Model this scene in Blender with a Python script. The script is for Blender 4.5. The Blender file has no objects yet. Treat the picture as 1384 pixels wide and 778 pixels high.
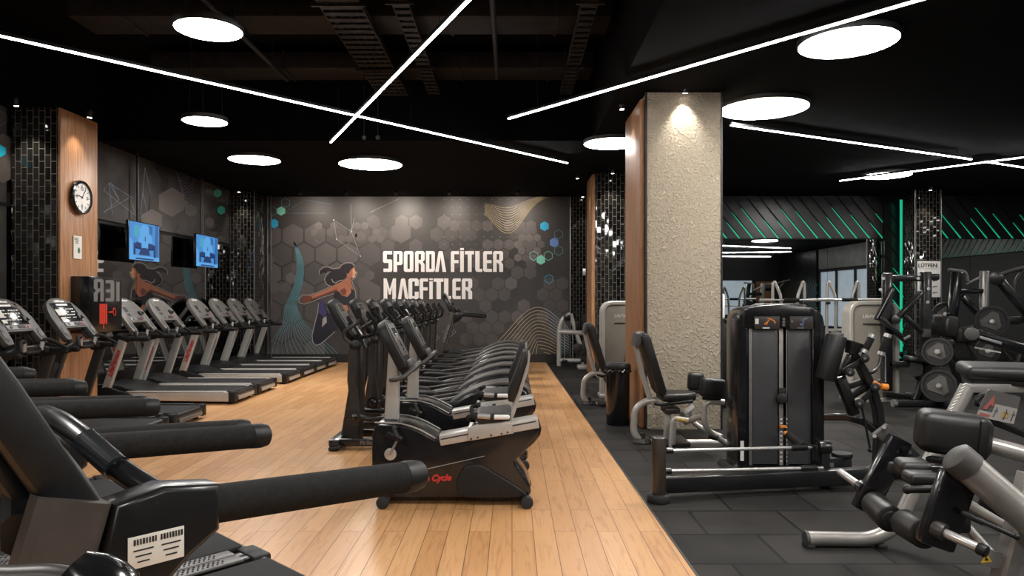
import bpy, bmesh, math, random
from mathutils import Vector, Matrix, Euler
from mathutils.geometry import tessellate_polygon
random.seed(7)
C = bpy.context.scene.collection
PI = math.pi
F, CX, HY, CH = 960.0, 692.0, 402.0, 1.5      # focal length in pixels, vanishing point, horizon row, lens height


def P(px, py, z):
    """the point at distance z whose image in the photograph is (px, py)"""
    return Vector(((px - CX) * z / F, z, CH + (HY - py) * z / F))


# ------------------------------------------------------------------ mesh builder
class MB:
    def __init__(s):
        s.v, s.f, s.m, s.pr = [], [], [], []

    def add(s, verts, faces, mi=0):
        o = len(s.v)
        s.pr.append((o, len(s.f)))
        s.v += [Vector(x) for x in verts]
        s.f += [[i + o for i in f] for f in faces]
        s.m += [mi] * len(faces)
        return s

    def bmadd(s, bm, M=None, mi=0):
        bm.verts.index_update()
        vs = [(M @ v.co) if M else v.co.copy() for v in bm.verts]
        s.add(vs, [[v.index for v in f.verts] for f in bm.faces], mi)
        bm.free()
        return s

    def box(s, c, size, rot=None, bev=0.0, seg=2, mi=0):
        bm = bmesh.new()
        bmesh.ops.create_cube(bm, size=1.0)
        for v in bm.verts:
            v.co = Vector((v.co.x * size[0], v.co.y * size[1], v.co.z * size[2]))
        if bev > 0:
            bmesh.ops.bevel(bm, geom=list(bm.edges), offset=min(bev, min(size) * 0.49), segments=seg, profile=0.5, affect='EDGES')
        R = rot if isinstance(rot, Matrix) else Euler(rot or (0, 0, 0)).to_matrix()
        return s.bmadd(bm, Matrix.Translation(Vector(c)) @ R.to_4x4(), mi)

    def bar(s, p, q, w, h, up=(0, 0, 1), bev=0.004, ext=0.0, mi=0, seg=2):
        """a box beam from p to q: w across, h along up"""
        p, q = Vector(p), Vector(q)
        x = (q - p).normalized()
        u = Vector(up)
        if abs(u.normalized().dot(x)) > 0.99:
            u = Vector((1, 0, 0))
        y = u.cross(x).normalized()
        z = x.cross(y)
        R = Matrix((x, y, z)).transposed()
        return s.box((p + q) / 2, ((q - p).length + 2 * ext, w, h), R, bev, seg, mi)

    def cyl(s, p, q, r, r2=None, n=20, mi=0, bev=0.0):
        p, q = Vector(p), Vector(q)
        r2 = r if r2 is None else r2
        L = (q - p).length
        prof = [(0, 0), (r, 0), (r2, L), (0, L)] if bev <= 0 else \
            [(0, 0), (r - bev, 0), (r - bev * .3, bev * .3), (r, bev), (r2, L - bev), (r2 - bev * .3, L - bev * .3), (r2 - bev, L), (0, L)]
        return s.lathe(p, prof, q - p, n, mi)

    def lathe(s, o, prof, axis=(0, 0, 1), n=24, mi=0):
        o, ax = Vector(o), Vector(axis).normalized()
        R = ax.to_track_quat('Z', 'Y').to_matrix()
        vs, rows = [], []
        for r, z in prof:
            if r <= 1e-6:
                rows.append([len(vs)])
                vs.append(o + R @ Vector((0, 0, z)))
            else:
                rows.append(list(range(len(vs), len(vs) + n)))
                vs += [o + R @ Vector((r * math.cos(2 * PI * k / n), r * math.sin(2 * PI * k / n), z)) for k in range(n)]
        fs = []
        for a, b in zip(rows, rows[1:]):
            if len(a) == 1 and len(b) == 1:
                continue
            for k in range(n):
                k2 = (k + 1) % n
                if len(a) == 1:
                    fs.append([a[0], b[k2], b[k]])
                elif len(b) == 1:
                    fs.append([a[k], a[k2], b[0]])
                else:
                    fs.append([a[k], a[k2], b[k2], b[k]])
        return s.add(vs, fs, mi)

    def sph(s, c, r, sc=(1, 1, 1), n=18, mi=0, rot=None):
        bm = bmesh.new()
        bmesh.ops.create_uvsphere(bm, u_segments=n, v_segments=max(8, n // 2), radius=r)
        R = Euler(rot or (0, 0, 0)).to_matrix().to_4x4()
        return s.bmadd(bm, Matrix.Translation(Vector(c)) @ R @ Matrix.Diagonal((*sc, 1)), mi)

    def tube(s, pts, r, n=12, fil=0.0, flat=None, up=(0, 0, 1), mi=0, closed=False, cap=True):
        """sweep a circle (or a rounded w x h section) along a filleted path; r may be a list per point"""
        pts = [Vector(p) for p in pts]
        rs = list(r) if isinstance(r, (list, tuple)) else None
        if fil > 0 and rs is None:
            pts = fillet(pts, fil, closed)
        m = len(pts)
        tang = []
        for i in range(m):
            if closed:
                t = pts[(i + 1) % m] - pts[i - 1]
            else:
                t = pts[min(i + 1, m - 1)] - pts[max(i - 1, 0)]
            tang.append(t.normalized())
        if flat:
            w, h = flat
            b = min(w, h) * .18
            sec = [(w / 2 - b, -h / 2), (w / 2, -h / 2 + b), (w / 2, h / 2 - b), (w / 2 - b, h / 2),
                   (-w / 2 + b, h / 2), (-w / 2, h / 2 - b), (-w / 2, -h / 2 + b), (-w / 2 + b, -h / 2)]
        else:
            sec = [(math.cos(2 * PI * k / n), math.sin(2 * PI * k / n)) for k in range(n)]
        k = len(sec)
        ux = Vector(up).cross(tang[0])
        if ux.length < 1e-3:
            ux = Vector((0, 1, 0)).cross(tang[0])
            if ux.length < 1e-3:
                ux = Vector((1, 0, 0))
        ux.normalize()
        vs, fs = [], []
        for i in range(m):
            ux = (ux - tang[i] * ux.dot(tang[i])).normalized()
            uy = tang[i].cross(ux)
            q = 1.0 if flat else (rs[i] if rs else r)
            vs += [pts[i] + ux * (a * q) + uy * (b_ * q) for a, b_ in sec]
        for i in range(m - 1 + (1 if closed else 0)):
            a, b_ = i * k, ((i + 1) % m) * k
            for j in range(k):
                j2 = (j + 1) % k
                fs.append([a + j, a + j2, b_ + j2, b_ + j])
        if cap and not closed:
            fs.append(list(range(k))[::-1])
            fs.append([(m - 1) * k + j for j in range(k)])
        return s.add(vs, fs, mi)

    def prism(s, pts, a, b, axis='y', bev=0.0, seg=2, mi=0, M=None):
        """extrude an outline: axis y -> points are (x, z), axis x -> (y, z), axis z -> (x, y)"""
        bm = bmesh.new()
        def put(p, t):
            return {'y': (p[0], t, p[1]), 'x': (t, p[0], p[1]), 'z': (p[0], p[1], t)}[axis]
        lo = [bm.verts.new(put(p, a)) for p in pts]
        hi = [bm.verts.new(put(p, b)) for p in pts]
        n = len(pts)
        f1, f2 = bm.faces.new(lo), bm.faces.new(hi[::-1])
        for i in range(n):
            bm.faces.new((lo[i], hi[i], hi[(i + 1) % n], lo[(i + 1) % n]))
        bmesh.ops.recalc_face_normals(bm, faces=list(bm.faces))
        if bev > 0:
            ed = set(f1.edges) | set(f2.edges)
            bmesh.ops.bevel(bm, geom=list(ed), offset=bev, segments=seg, profile=0.5, affect='EDGES', clamp_overlap=True)
        return s.bmadd(bm, M, mi)

    def poly(s, fn, outline, holes=(), mi=0):
        """a flat filled outline with holes; fn maps (u, v) to a point"""
        loops = [[Vector((u, v, 0)) for u, v in outline]] + [[Vector((u, v, 0)) for u, v in h] for h in holes]
        flat = [p for l in loops for p in l]
        tris = tessellate_polygon(loops)
        fs = []
        for t in tris:
            a, b, c = (flat[i] for i in t)
            fs.append(list(t) if (b - a).cross(c - a).z > 0 else list(t)[::-1])
        return s.add([fn(p.x, p.y) for p in flat], fs, mi)

    def xf(s, M):
        s.v = [M @ v for v in s.v]
        return s

    def build_each(s, name, m, parent=None, world=False, ang=38):
        """every primitive becomes a part of its own"""
        ends = s.pr[1:] + [(len(s.v), len(s.f))]
        out = []
        for (v0, f0), (v1, f1) in zip(s.pr, ends):
            k = MB()
            k.add(s.v[v0:v1], [[i - v0 for i in f] for f in s.f[f0:f1]])
            out.append(k.build(name, m, parent, world, ang))
        return out

    def build(s, name, m, parent=None, world=False, ang=38, label=None):
        me = bpy.data.meshes.new(name)
        off = Vector((0, 0, 0))
        if world and parent is not None:
            p = parent
            while p is not None:
                off += p.location
                p = p.parent
        me.from_pydata([tuple(v - off) for v in s.v], [], s.f)
        ms = m if isinstance(m, (list, tuple)) else [m]
        for x in ms:
            me.materials.append(x)
        if len(ms) > 1:
            me.polygons.foreach_set('material_index', s.m)
        bm = bmesh.new()
        bm.from_mesh(me)
        if not getattr(s, 'keep', False):
            bmesh.ops.recalc_face_normals(bm, faces=list(bm.faces))
        bm.to_mesh(me)
        bm.free()
        me.polygons.foreach_set('use_smooth', [True] * len(me.polygons))
        me.set_sharp_from_angle(angle=math.radians(ang))
        me.update()
        o = bpy.data.objects.new(name, me)
        C.objects.link(o)
        if parent is not None:
            o.parent = parent
        if label:
            o['label'] = label
        return o


def fillet(pts, r, closed=False, n=6):
    out = []
    m = len(pts)
    for i, p in enumerate(pts):
        if not closed and i in (0, m - 1):
            out.append(p)
            continue
        a, b = pts[i - 1], pts[(i + 1) % m]
        da, db = a - p, b - p
        d = min(r, da.length * .49, db.length * .49)
        s0, s1 = p + da.normalized() * d, p + db.normalized() * d
        for k in range(n + 1):
            t = k / n
            out.append(s0 * (1 - t) ** 2 + p * 2 * t * (1 - t) + s1 * t * t)
    return out


def smooth2(pts, it=2):
    """round an open 2D outline by corner cutting (closed loop)"""
    for _ in range(it):
        o = []
        for i in range(len(pts)):
            a, b = pts[i], pts[(i + 1) % len(pts)]
            o.append((a[0] * .78 + b[0] * .22, a[1] * .78 + b[1] * .22))
            o.append((a[0] * .22 + b[0] * .78, a[1] * .22 + b[1] * .78))
        pts = o
    return pts


# ------------------------------------------------------------------ scene objects
def thing(name, label, cat, loc=(0, 0, 0), rz=0.0, group=None):
    o = bpy.data.objects.new(name, None)
    o.empty_display_size = 0.1
    C.objects.link(o)
    o.location = loc
    o.rotation_euler = (0, 0, rz)
    return tag(o, label, cat, group)


def tag(o, label, cat, group=None):
    o['label'] = label
    o['category'] = cat
    if group:
        o['group'] = group
    return o


def struct(o, label=None):
    o['kind'] = 'structure'
    if label:
        o['label'] = label
    return o


def dup(root, loc, label, rz=None, group=None):
    r = root.copy()
    C.objects.link(r)
    r.location = loc
    if rz is not None:
        r.rotation_euler = (0, 0, rz)
    r['label'] = label
    if group:
        r['group'] = group
    for ch in list(root.children):
        c = ch.copy()
        C.objects.link(c)
        c.parent = r
        for g in list(ch.children):
            d = g.copy()
            C.objects.link(d)
            d.parent = c
    return r


def text(name, s, size, M, m, parent, shear=0.0, sx=1.0, bold=0.0, depth=0.0006, align='CENTER'):
    """lettering: a font curve turned into a mesh, placed by the matrix M (x along the line, z off the surface)"""
    cu = bpy.data.curves.new('lettering', 'FONT')
    cu.body, cu.size, cu.shear, cu.offset, cu.extrude = s, size, shear, bold, depth
    cu.align_x, cu.align_y = align, 'CENTER'
    cu.resolution_u = 3
    t = bpy.data.objects.new('lettering', cu)
    C.objects.link(t)
    bpy.context.view_layer.update()
    me = bpy.data.meshes.new_from_object(t.evaluated_get(bpy.context.evaluated_depsgraph_get()))
    bpy.data.objects.remove(t)
    bpy.data.curves.remove(cu)
    me.transform(M @ Matrix.Diagonal((sx, 1, 1, 1)))
    me.materials.clear()
    me.materials.append(m)
    me.name = name
    o = bpy.data.objects.new(name, me)
    C.objects.link(o)
    if parent is not None:
        o.parent = parent
    return o


def frame(o, x, y):
    """matrix with origin o, x axis along x, y axis close to y"""
    x = Vector(x).normalized()
    z = x.cross(Vector(y)).normalized()
    y = z.cross(x)
    M = Matrix((x, y, z)).transposed().to_4x4()
    M.translation = Vector(o)
    return M


# ------------------------------------------------------------------ materials
def srgb(r, g, b):
    f = lambda c: (c / 255 / 12.92) if c / 255 <= 0.04045 else ((c / 255 + 0.055) / 1.055) ** 2.4
    return (f(r), f(g), f(b), 1.0)


class NT:
    """small helper for node trees"""
    def __init__(s, name):
        s.mat = bpy.data.materials.new(name)
        s.mat.use_nodes = True
        s.t = s.mat.node_tree
        s.b = s.t.nodes['Principled BSDF']

    def n(s, kind, **kw):
        nd = s.t.nodes.new(kind)
        for k, v in kw.items():
            if k.startswith('i_'):
                nd.inputs[k[2:].replace('_', ' ')].default_value = v
            elif isinstance(v, (int, float, str, bool, tuple)) and hasattr(nd, k):
                setattr(nd, k, v)
        return nd

    def l(s, a, b):
        s.t.links.new(a, b)

    def math(s, op, a, b=None):
        nd = s.t.nodes.new('ShaderNodeMath')
        nd.operation = op
        for i, x in enumerate((a, b)):
            if x is None:
                continue
            if isinstance(x, (int, float)):
                nd.inputs[i].default_value = x
            else:
                s.l(x, nd.inputs[i])
        return nd.outputs[0]

    def mix(s, fac, a, b, blend='MIX'):
        nd = s.t.nodes.new('ShaderNodeMix')
        nd.data_type = 'RGBA'
        nd.blend_type = blend
        for sock, x in ((nd.inputs[0], fac), (nd.inputs[6], a), (nd.inputs[7], b)):
            if isinstance(x, (int, float, tuple)):
                sock.default_value = x
            else:
                s.l(x, sock)
        return nd.outputs[2]

    def ramp(s, x, stops):
        nd = s.t.nodes.new('ShaderNodeValToRGB')
        while len(nd.color_ramp.elements) < len(stops):
            nd.color_ramp.elements.new(0.5)
        for e, (p, c) in zip(nd.color_ramp.elements, stops):
            e.position, e.color = p, c
        s.l(x, nd.inputs[0])
        return nd.outputs[0]

    def obj(s):
        return s.t.nodes.new('ShaderNodeTexCoord').outputs['Object']

    def bump(s, h, strength=.3, dist=.01):
        nd = s.t.nodes.new('ShaderNodeBump')
        nd.inputs['Strength'].default_value = strength
        nd.inputs['Distance'].default_value = dist
        s.l(h, nd.inputs['Height'])
        s.l(nd.outputs[0], s.b.inputs['Normal'])


def mat(name, col, rough=.5, metal=0.0, noise=0.0, nscale=30, bump=0.0, bscale=200, coat=0.0, emit=None, es=0.0, spec=.5):
    k = NT(name)
    b = k.b
    b.inputs['Roughness'].default_value = rough
    b.inputs['Metallic'].default_value = metal
    b.inputs['Coat Weight'].default_value = coat
    b.inputs['Coat Roughness'].default_value = .08
    b.inputs['Specular IOR Level'].default_value = spec
    col = col if len(col) == 4 else (*col, 1)
    tc = k.obj()
    nz = k.n('ShaderNodeTexNoise', i_Scale=float(nscale), i_Detail=4.0)
    k.l(tc, nz.inputs['Vector'])
    lo = tuple(c * (1 - noise) for c in col[:3]) + (1,)
    hi = tuple(min(1, c * (1 + noise)) for c in col[:3]) + (1,)
    k.l(k.ramp(nz.outputs[0], [(.3, lo), (.7, hi)]), b.inputs['Base Color'])
    if bump > 0:
        n2 = k.n('ShaderNodeTexNoise', i_Scale=float(bscale), i_Detail=2.0)
        k.l(tc, n2.inputs['Vector'])
        k.bump(n2.outputs[0], bump, .002)
    if emit:
        b.inputs['Emission Color'].default_value = emit if len(emit) == 4 else (*emit, 1)
        b.inputs['Emission Strength'].default_value = es
    return k.mat


M = {}
M['black'] = mat('black_metal', (.007, .007, .0075), .32, .0, .25, 12, coat=.25)
M['gloss'] = mat('gloss_black', (.007, .007, .008), .20, .0, .2, 8, coat=.3)
M['char'] = mat('charcoal_metal', (.034, .030, .027), .42, .25, .15, 20)
M['plastic'] = mat('black_plastic', (.0085, .0085, .009), .48, 0, .2, 40, .15, 500, spec=.35)
M['greyplastic'] = mat('grey_plastic', (.05, .048, .045), .5, 0, .15, 30, .1, 500)
M['silver'] = mat('silver_paint', (.46, .44, .41), .34, .30, .06, 15)
M['silver2'] = mat('machine_silver', (.30, .285, .265), .34, .45, .10, 12)
M['chrome'] = mat('chrome', (.50, .49, .48), .34, .7, .03, 10)
M['post'] = mat('graphite_post', (.060, .051, .045), .45, .1, .15, 20)
M['housinggrey'] = mat('housing_grey', (.125, .118, .108), .35, .3, .1, 15)
M['seatgrey'] = mat('grey_seat_vinyl', (.045, .043, .041), .45, 0, .12, 30, .2, 600)
M['foam'] = mat('foam_grip', (.013, .0122, .0115), .8, 0, .3, 90, .4, 900, spec=.22)
M['vinyl'] = mat('black_vinyl', (.010, .0095, .0092), .40, 0, .15, 30, .25, 700, spec=.5)
M['rubberfoot'] = mat('rubber_foot', (.012, .012, .012), .7, 0, .2, 30)
M['belt'] = mat('treadmill_belt', (.020, .019, .019), .7, 0, .35, 160, .3, 600, spec=.25)
M['deckgrey'] = mat('deck_grey', (.16, .155, .15), .4, .3, .1, 20)
M['white'] = mat('white_plastic', (.75, .73, .70), .45, 0, .03, 10)
M['paper'] = mat('printed_paper', (.72, .70, .64), .6, 0, .03, 10)
M['ink'] = mat('black_ink', (.012, .012, .012), .6, 0, .1, 10)
M['red'] = mat('red_print', (.50, .025, .02), .5, 0, .05, 10)
M['yellow'] = mat('yellow_plastic', (.72, .50, .12), .5, 0, .05, 10)
M['orange'] = mat('orange_plastic', (.75, .24, .03), .45, 0, .05, 10)
M['blue'] = mat('blue_plastic', (.10, .30, .62), .25, 0, .05, 10)
M['beige'] = mat('beige_shroud', (.225, .203, .170), .45, .0, .05, 15)
M['shroudframe'] = mat('shroud_frame', (.42, .395, .355), .35, .2, .04, 15)
M['darkshroud'] = mat('smoked_shroud', (.055, .055, .058), .35, .1, .15, 5)
M['screen'] = mat('console_screen', (.02, .022, .025), .15, 0, .1, 10, coat=.3)
M['consolegrey'] = mat('console_grey', (.125, .116, .106), .5, 0, .12, 25, .1, 500)
M['ceil'] = mat('black_ceiling_paint', (.0030, .0030, .0034), .9, 0, .2, 4, spec=.08)
M['duct'] = mat('painted_duct', (.020, .018, .0165), .6, .0, .3, 9, spec=.2)
M['mortar'] = mat('dark_trim', (.014, .014, .014), .4, 0, .1, 10)
M['steeltrim'] = mat('brushed_steel_trim', (.45, .44, .42), .3, .9, .08, 30)
M['iron'] = mat('iron_plate', (.018, .018, .0185), .45, .2, .15, 25)
M['plategrey'] = mat('plate_face_grey', (.085, .08, .074), .5, .1, .15, 25)
M['lamp'] = mat('lamp_diffuser', (.9, .9, .9), .5, emit=(1, .965, .92), es=50)
M['led'] = mat('led_diffuser', (.9, .9, .9), .5, emit=(1, .97, .96), es=30)
M['green'] = mat('green_led_glow', (.02, .12, .08), .5, emit=(.008, .52, .28), es=.85)
M['spotglow'] = mat('spot_lens', (.9, .9, .9), .5, emit=(1, .93, .82), es=20)
M['mirror'] = mat('smoked_mirror', (.34, .34, .34), .02, 1.0, .02, 3)
M['mirror2'] = mat('clear_mirror', (.62, .64, .63), .015, 1.0, .02, 3)


def wood_floor():
    k = NT('oak_plank_floor')
    tc = k.obj()
    sep = k.n('ShaderNodeSeparateXYZ')
    k.l(tc, sep.inputs[0])
    cmb = k.n('ShaderNodeCombineXYZ')
    k.l(sep.outputs[1], cmb.inputs[0])
    k.l(sep.outputs[0], cmb.inputs[1])
    br = k.n('ShaderNodeTexBrick', offset=.37)
    for a, v in (('Scale', 1.0), ('Mortar Size', .0022), ('Mortar Smooth', .2), ('Bias', 0.0), ('Brick Width', 1.25), ('Row Height', .136)):
        br.inputs[a].default_value = v
    br.inputs['Color1'].default_value = (0, 0, 0, 1)
    br.inputs['Color2'].default_value = (1, 1, 1, 1)
    br.inputs['Mortar'].default_value = (.5, .5, .5, 1)
    k.l(cmb.outputs[0], br.inputs['Vector'])
    base = k.ramp(br.outputs['Color'], [(0, srgb(192, 142, 94)), (.5, srgb(202, 152, 103)), (1, srgb(211, 163, 114))])
    # grain, shifted per plank
    off = k.n('ShaderNodeVectorMath', operation='SCALE')
    k.l(br.outputs['Color'], off.inputs[0])
    off.inputs['Scale'].default_value = 7.0
    add = k.n('ShaderNodeVectorMath', operation='ADD')
    k.l(tc, add.inputs[0])
    k.l(off.outputs[0], add.inputs[1])
    mp = k.n('ShaderNodeMapping')
    mp.inputs['Scale'].default_value = (13, 1.1, 1)
    k.l(add.outputs[0], mp.inputs[0])
    nz = k.n('ShaderNodeTexNoise', i_Scale=1.6, i_Detail=6.0, i_Roughness=.62, i_Distortion=1.6)
    k.l(mp.outputs[0], nz.inputs['Vector'])
    g = k.ramp(nz.outputs[0], [(.32, (.72, .64, .56, 1)), (.50, (1, 1, 1, 1)), (.72, (1.0, .94, .87, 1))])
    c = k.mix(.75, base, g, 'MULTIPLY')
    c = k.mix(br.outputs['Fac'], c, srgb(92, 62, 38))
    k.l(c, k.b.inputs['Base Color'])
    r = k.ramp(nz.outputs[0], [(.3, (.40, .40, .40, 1)), (.7, (.30, .30, .30, 1))])
    k.l(r, k.b.inputs['Roughness'])
    k.bump(k.math('SUBTRACT', 1.0, br.outputs['Fac']), .25, .002)
    return k.mat


def rubber_floor():
    k = NT('rubber_tile_floor')
    tc = k.obj()
    br = k.n('ShaderNodeTexBrick', offset=0.5)
    for a, v in (('Scale', 1.0), ('Mortar Size', .014), ('Mortar Smooth', .8), ('Bias', 0.0), ('Brick Width', .62), ('Row Height', .5)):
        br.inputs[a].default_value = v
    br.inputs['Color1'].default_value = (0, 0, 0, 1)
    br.inputs['Color2'].default_value = (1, 1, 1, 1)
    k.l(tc, br.inputs['Vector'])
    base = k.ramp(br.outputs['Color'], [(0, (.0145, .0136, .0126, 1)), (1, (.0290, .0272, .0254, 1))])
    nz = k.n('ShaderNodeTexNoise', i_Scale=260.0, i_Detail=2.0)
    k.l(tc, nz.inputs['Vector'])
    n2 = k.n('ShaderNodeTexNoise', i_Scale=2.2, i_Detail=5.0)
    k.l(tc, n2.inputs['Vector'])
    c = k.mix(1.0, base, k.ramp(nz.outputs[0], [(.35, (.7, .7, .7, 1)), (.62, (1.1, 1.1, 1.1, 1)), (.75, (2.6, 2.5, 2.4, 1))]), 'MULTIPLY')
    c = k.mix(1.0, c, k.ramp(n2.outputs[0], [(.3, (.62, .62, .62, 1)), (.7, (1.4, 1.38, 1.34, 1))]), 'MULTIPLY')
    c = k.mix(br.outputs['Fac'], c, (.0022, .0022, .0022, 1))
    k.l(c, k.b.inputs['Base Color'])
    k.b.inputs['Roughness'].default_value = .7
    k.b.inputs['Specular IOR Level'].default_value = .16
    h = k.math('ADD', k.math('MULTIPLY', nz.outputs[0], .25), k.math('SUBTRACT', 1.0, br.outputs['Fac']))
    k.bump(h, .5, .003)
    return k.mat


def tile_mat(w=.155, h=.073, name='black_metro_tile', grout=(.13, .12, .105, 1)):
    k = NT(name)
    tc = k.obj()
    sep = k.n('ShaderNodeSeparateXYZ')
    k.l(tc, sep.inputs[0])
    cmb = k.n('ShaderNodeCombineXYZ')
    k.l(sep.outputs[2], cmb.inputs[0])
    k.l(k.math('ADD', sep.outputs[0], sep.outputs[1]), cmb.inputs[1])
    br = k.n('ShaderNodeTexBrick', offset=.5)
    for a, v in (('Scale', 1.0), ('Mortar Size', .0036), ('Mortar Smooth', .1), ('Bias', 0.0), ('Brick Width', w), ('Row Height', h)):
        br.inputs[a].default_value = v
    br.inputs['Color1'].default_value = (0, 0, 0, 1)
    br.inputs['Color2'].default_value = (1, 1, 1, 1)
    k.l(cmb.outputs[0], br.inputs['Vector'])
    c = k.mix(br.outputs['Fac'], k.ramp(br.outputs['Color'], [(0, (.006, .006, .006, 1)), (1, (.016, .015, .014, 1))]), grout)
    k.l(c, k.b.inputs['Base Color'])
    k.l(k.ramp(br.outputs['Fac'], [(0, (.06, .06, .06, 1)), (1, (.6, .6, .6, 1))]), k.b.inputs['Roughness'])
    # every tile is set at a slightly different tilt
    wn = k.n('ShaderNodeTexWhiteNoise', noise_dimensions='1D')
    sv = k.n('ShaderNodeSeparateColor')
    k.l(br.outputs['Color'], sv.inputs[0])
    k.l(sv.outputs[0], wn.inputs['W'])
    sub = k.n('ShaderNodeVectorMath', operation='SUBTRACT')
    k.l(wn.outputs['Color'], sub.inputs[0])
    sub.inputs[1].default_value = (.5, .5, .5)
    sc = k.n('ShaderNodeVectorMath', operation='SCALE')
    k.l(sub.outputs[0], sc.inputs[0])
    sc.inputs['Scale'].default_value = .16
    geo = k.n('ShaderNodeNewGeometry')
    ad = k.n('ShaderNodeVectorMath', operation='ADD')
    k.l(geo.outputs['Normal'], ad.inputs[0])
    k.l(sc.outputs[0], ad.inputs[1])
    nm = k.n('ShaderNodeVectorMath', operation='NORMALIZE')
    k.l(ad.outputs[0], nm.inputs[0])
    bp = k.n('ShaderNodeBump')
    bp.inputs['Strength'].default_value = .6
    bp.inputs['Distance'].default_value = .006
    k.l(k.math('SUBTRACT', 1.0, br.outputs['Fac']), bp.inputs['Height'])
    k.l(nm.outputs[0], bp.inputs['Normal'])
    k.l(bp.outputs[0], k.b.inputs['Normal'])
    return k.mat


def stucco():
    k = NT('rough_stucco')
    tc = k.obj()
    nz = k.n('ShaderNodeTexNoise', i_Scale=34.0, i_Detail=3.0, i_Roughness=.5, i_Distortion=.1)
    k.l(tc, nz.inputs['Vector'])
    vo = k.n('ShaderNodeTexVoronoi', i_Scale=26.0)
    k.l(tc, vo.inputs['Vector'])
    c = k.ramp(nz.outputs[0], [(.3, srgb(166, 154, 135)), (.55, srgb(190, 177, 156)), (.75, srgb(208, 195, 173))])
    k.l(c, k.b.inputs['Base Color'])
    k.b.inputs['Roughness'].default_value = .85
    h = k.ramp(nz.outputs[0], [(.52, (0, 0, 0, 1)), (.57, (.6, .6, .6, 1)), (.66, (1, 1, 1, 1))])
    sv = k.n('ShaderNodeSeparateColor')
    k.l(h, sv.inputs[0])
    k.bump(k.math('ADD', sv.outputs[0], k.math('MULTIPLY', vo.outputs[0], .25)), .85, .016)
    return k.mat


def veneer(name, ang, c0, c1, c2):
    k = NT(name)
    tc = k.obj()
    sep = k.n('ShaderNodeSeparateXYZ')
    k.l(tc, sep.inputs[0])
    cmb = k.n('ShaderNodeCombineXYZ')
    k.l(k.math('ADD', sep.outputs[0], sep.outputs[1]), cmb.inputs[0])
    k.l(sep.outputs[2], cmb.inputs[1])
    mp = k.n('ShaderNodeMapping')
    mp.inputs['Rotation'].default_value = (0, 0, ang)
    mp.inputs['Scale'].default_value = (24, 1.6, 1)
    k.l(cmb.outputs[0], mp.inputs[0])
    nz = k.n('ShaderNodeTexNoise', i_Scale=1.2, i_Detail=5.0, i_Roughness=.6, i_Distortion=.5)
    k.l(mp.outputs[0], nz.inputs['Vector'])
    k.l(k.ramp(nz.outputs[0], [(.3, c0), (.5, c1), (.72, c2)]), k.b.inputs['Base Color'])
    k.b.inputs['Roughness'].default_value = .42
    return k.mat


M['woodfloor'] = wood_floor()
M['rubber'] = rubber_floor()
M['tile'] = tile_mat()
M['stucco'] = stucco()
M['veneer'] = veneer('diagonal_veneer', .95, srgb(132, 92, 62), srgb(160, 115, 80), srgb(184, 140, 102))
# ------------------------------------------------------------------ camera
cam = bpy.data.cameras.new('camera')
cam.sensor_width, cam.lens = 36.0, 36.0 * F / 1384
cam.shift_y = (HY - 389.0) / 1384
cam.clip_end = 100
co = bpy.data.objects.new('camera', cam)
C.objects.link(co)
co.location, co.rotation_euler = (0, 0, CH), (PI / 2, 0, 0)
bpy.context.scene.camera = co
vs = bpy.context.scene.view_settings
vs.view_transform, vs.look, vs.gamma, vs.exposure = 'Standard', 'None', 1.0, 0.0
vs.use_curve_mapping = False
w = bpy.data.worlds.new('dark_room_air')
bpy.context.scene.world = w
w.use_nodes = True
w.node_tree.nodes['Background'].inputs[0].default_value = (.02, .02, .02, 1)

# ------------------------------------------------------------------ room shell
H = 3.84
YB = 16.40
YR = -7.0
XL, XR = -6.20, 15.0
RX0, RX1, RY0, RY1, RH = -6.1, 1.2, 0.0, 10.6, 4.95

b = MB().box(((XL + XR) / 2, (YR + YB) / 2, -.06), (XR - XL + .6, YB - YR + .6, .12))
struct(b.build('floor', M['rubber']), 'black rubber tile floor')
wf = MB()
wf.prism([(XL + .02, YR + .1), (1.17, YR + .1), (.99, 3.83), (.78, 16.36), (XL + .02, 16.36)], 0.0, .008, 'z', 0)
struct(wf.build('floor_wood', M['woodfloor']), 'oak plank floor under the cardio machines')
ed = MB().bar((.995, 3.83, .006), (.785, 16.36, .006), .014, .010, bev=0)
ed.bar((1.175, YR + .1, .006), (.995, 3.83, .006), .014, .010, bev=0)
struct(ed.build('trim_1', M['mortar']))

c = MB()
def slab(x0, x1, y0, y1, z0, z1):
    c.box(((x0 + x1) / 2, (y0 + y1) / 2, (z0 + z1) / 2), (x1 - x0, y1 - y0, z1 - z0))
slab(XL - .3, RX0, YR - .3, YB + .3, H, RH + .2)
slab(RX1, XR + .3, YR - .3, YB + .3, H, RH + .2)
slab(RX0, RX1, RY1, YB + .3, H, RH + .2)
slab(RX0, RX1, YR - .3, RY0, H, RH + .2)
slab(RX0, RX1, RY0, RY1, RH, RH + .2)
struct(c.build('ceiling', M['ceil']), 'black painted ceiling with an open recess')

wm = mat('dark_wall_paint', (.018, .017, .017), .6, 0, .15, 3)
struct(MB().box(((XL + XR) / 2, YB + .12, H / 2), (XR - XL + .6, .12, H)).build('wall_back', wm))
struct(MB().box((XL - .1, (YR + YB) / 2, H / 2), (.12, YB - YR, H)).build('wall_left', wm))
struct(MB().box((XR + .1, (YR + YB) / 2, H / 2), (.12, YB - YR, H)).build('wall_right', wm))
struct(MB().box(((XL + XR) / 2, YR - .06, H / 2), (XR - XL + .6, .12, H)).build('wall_rear', wm))

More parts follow.
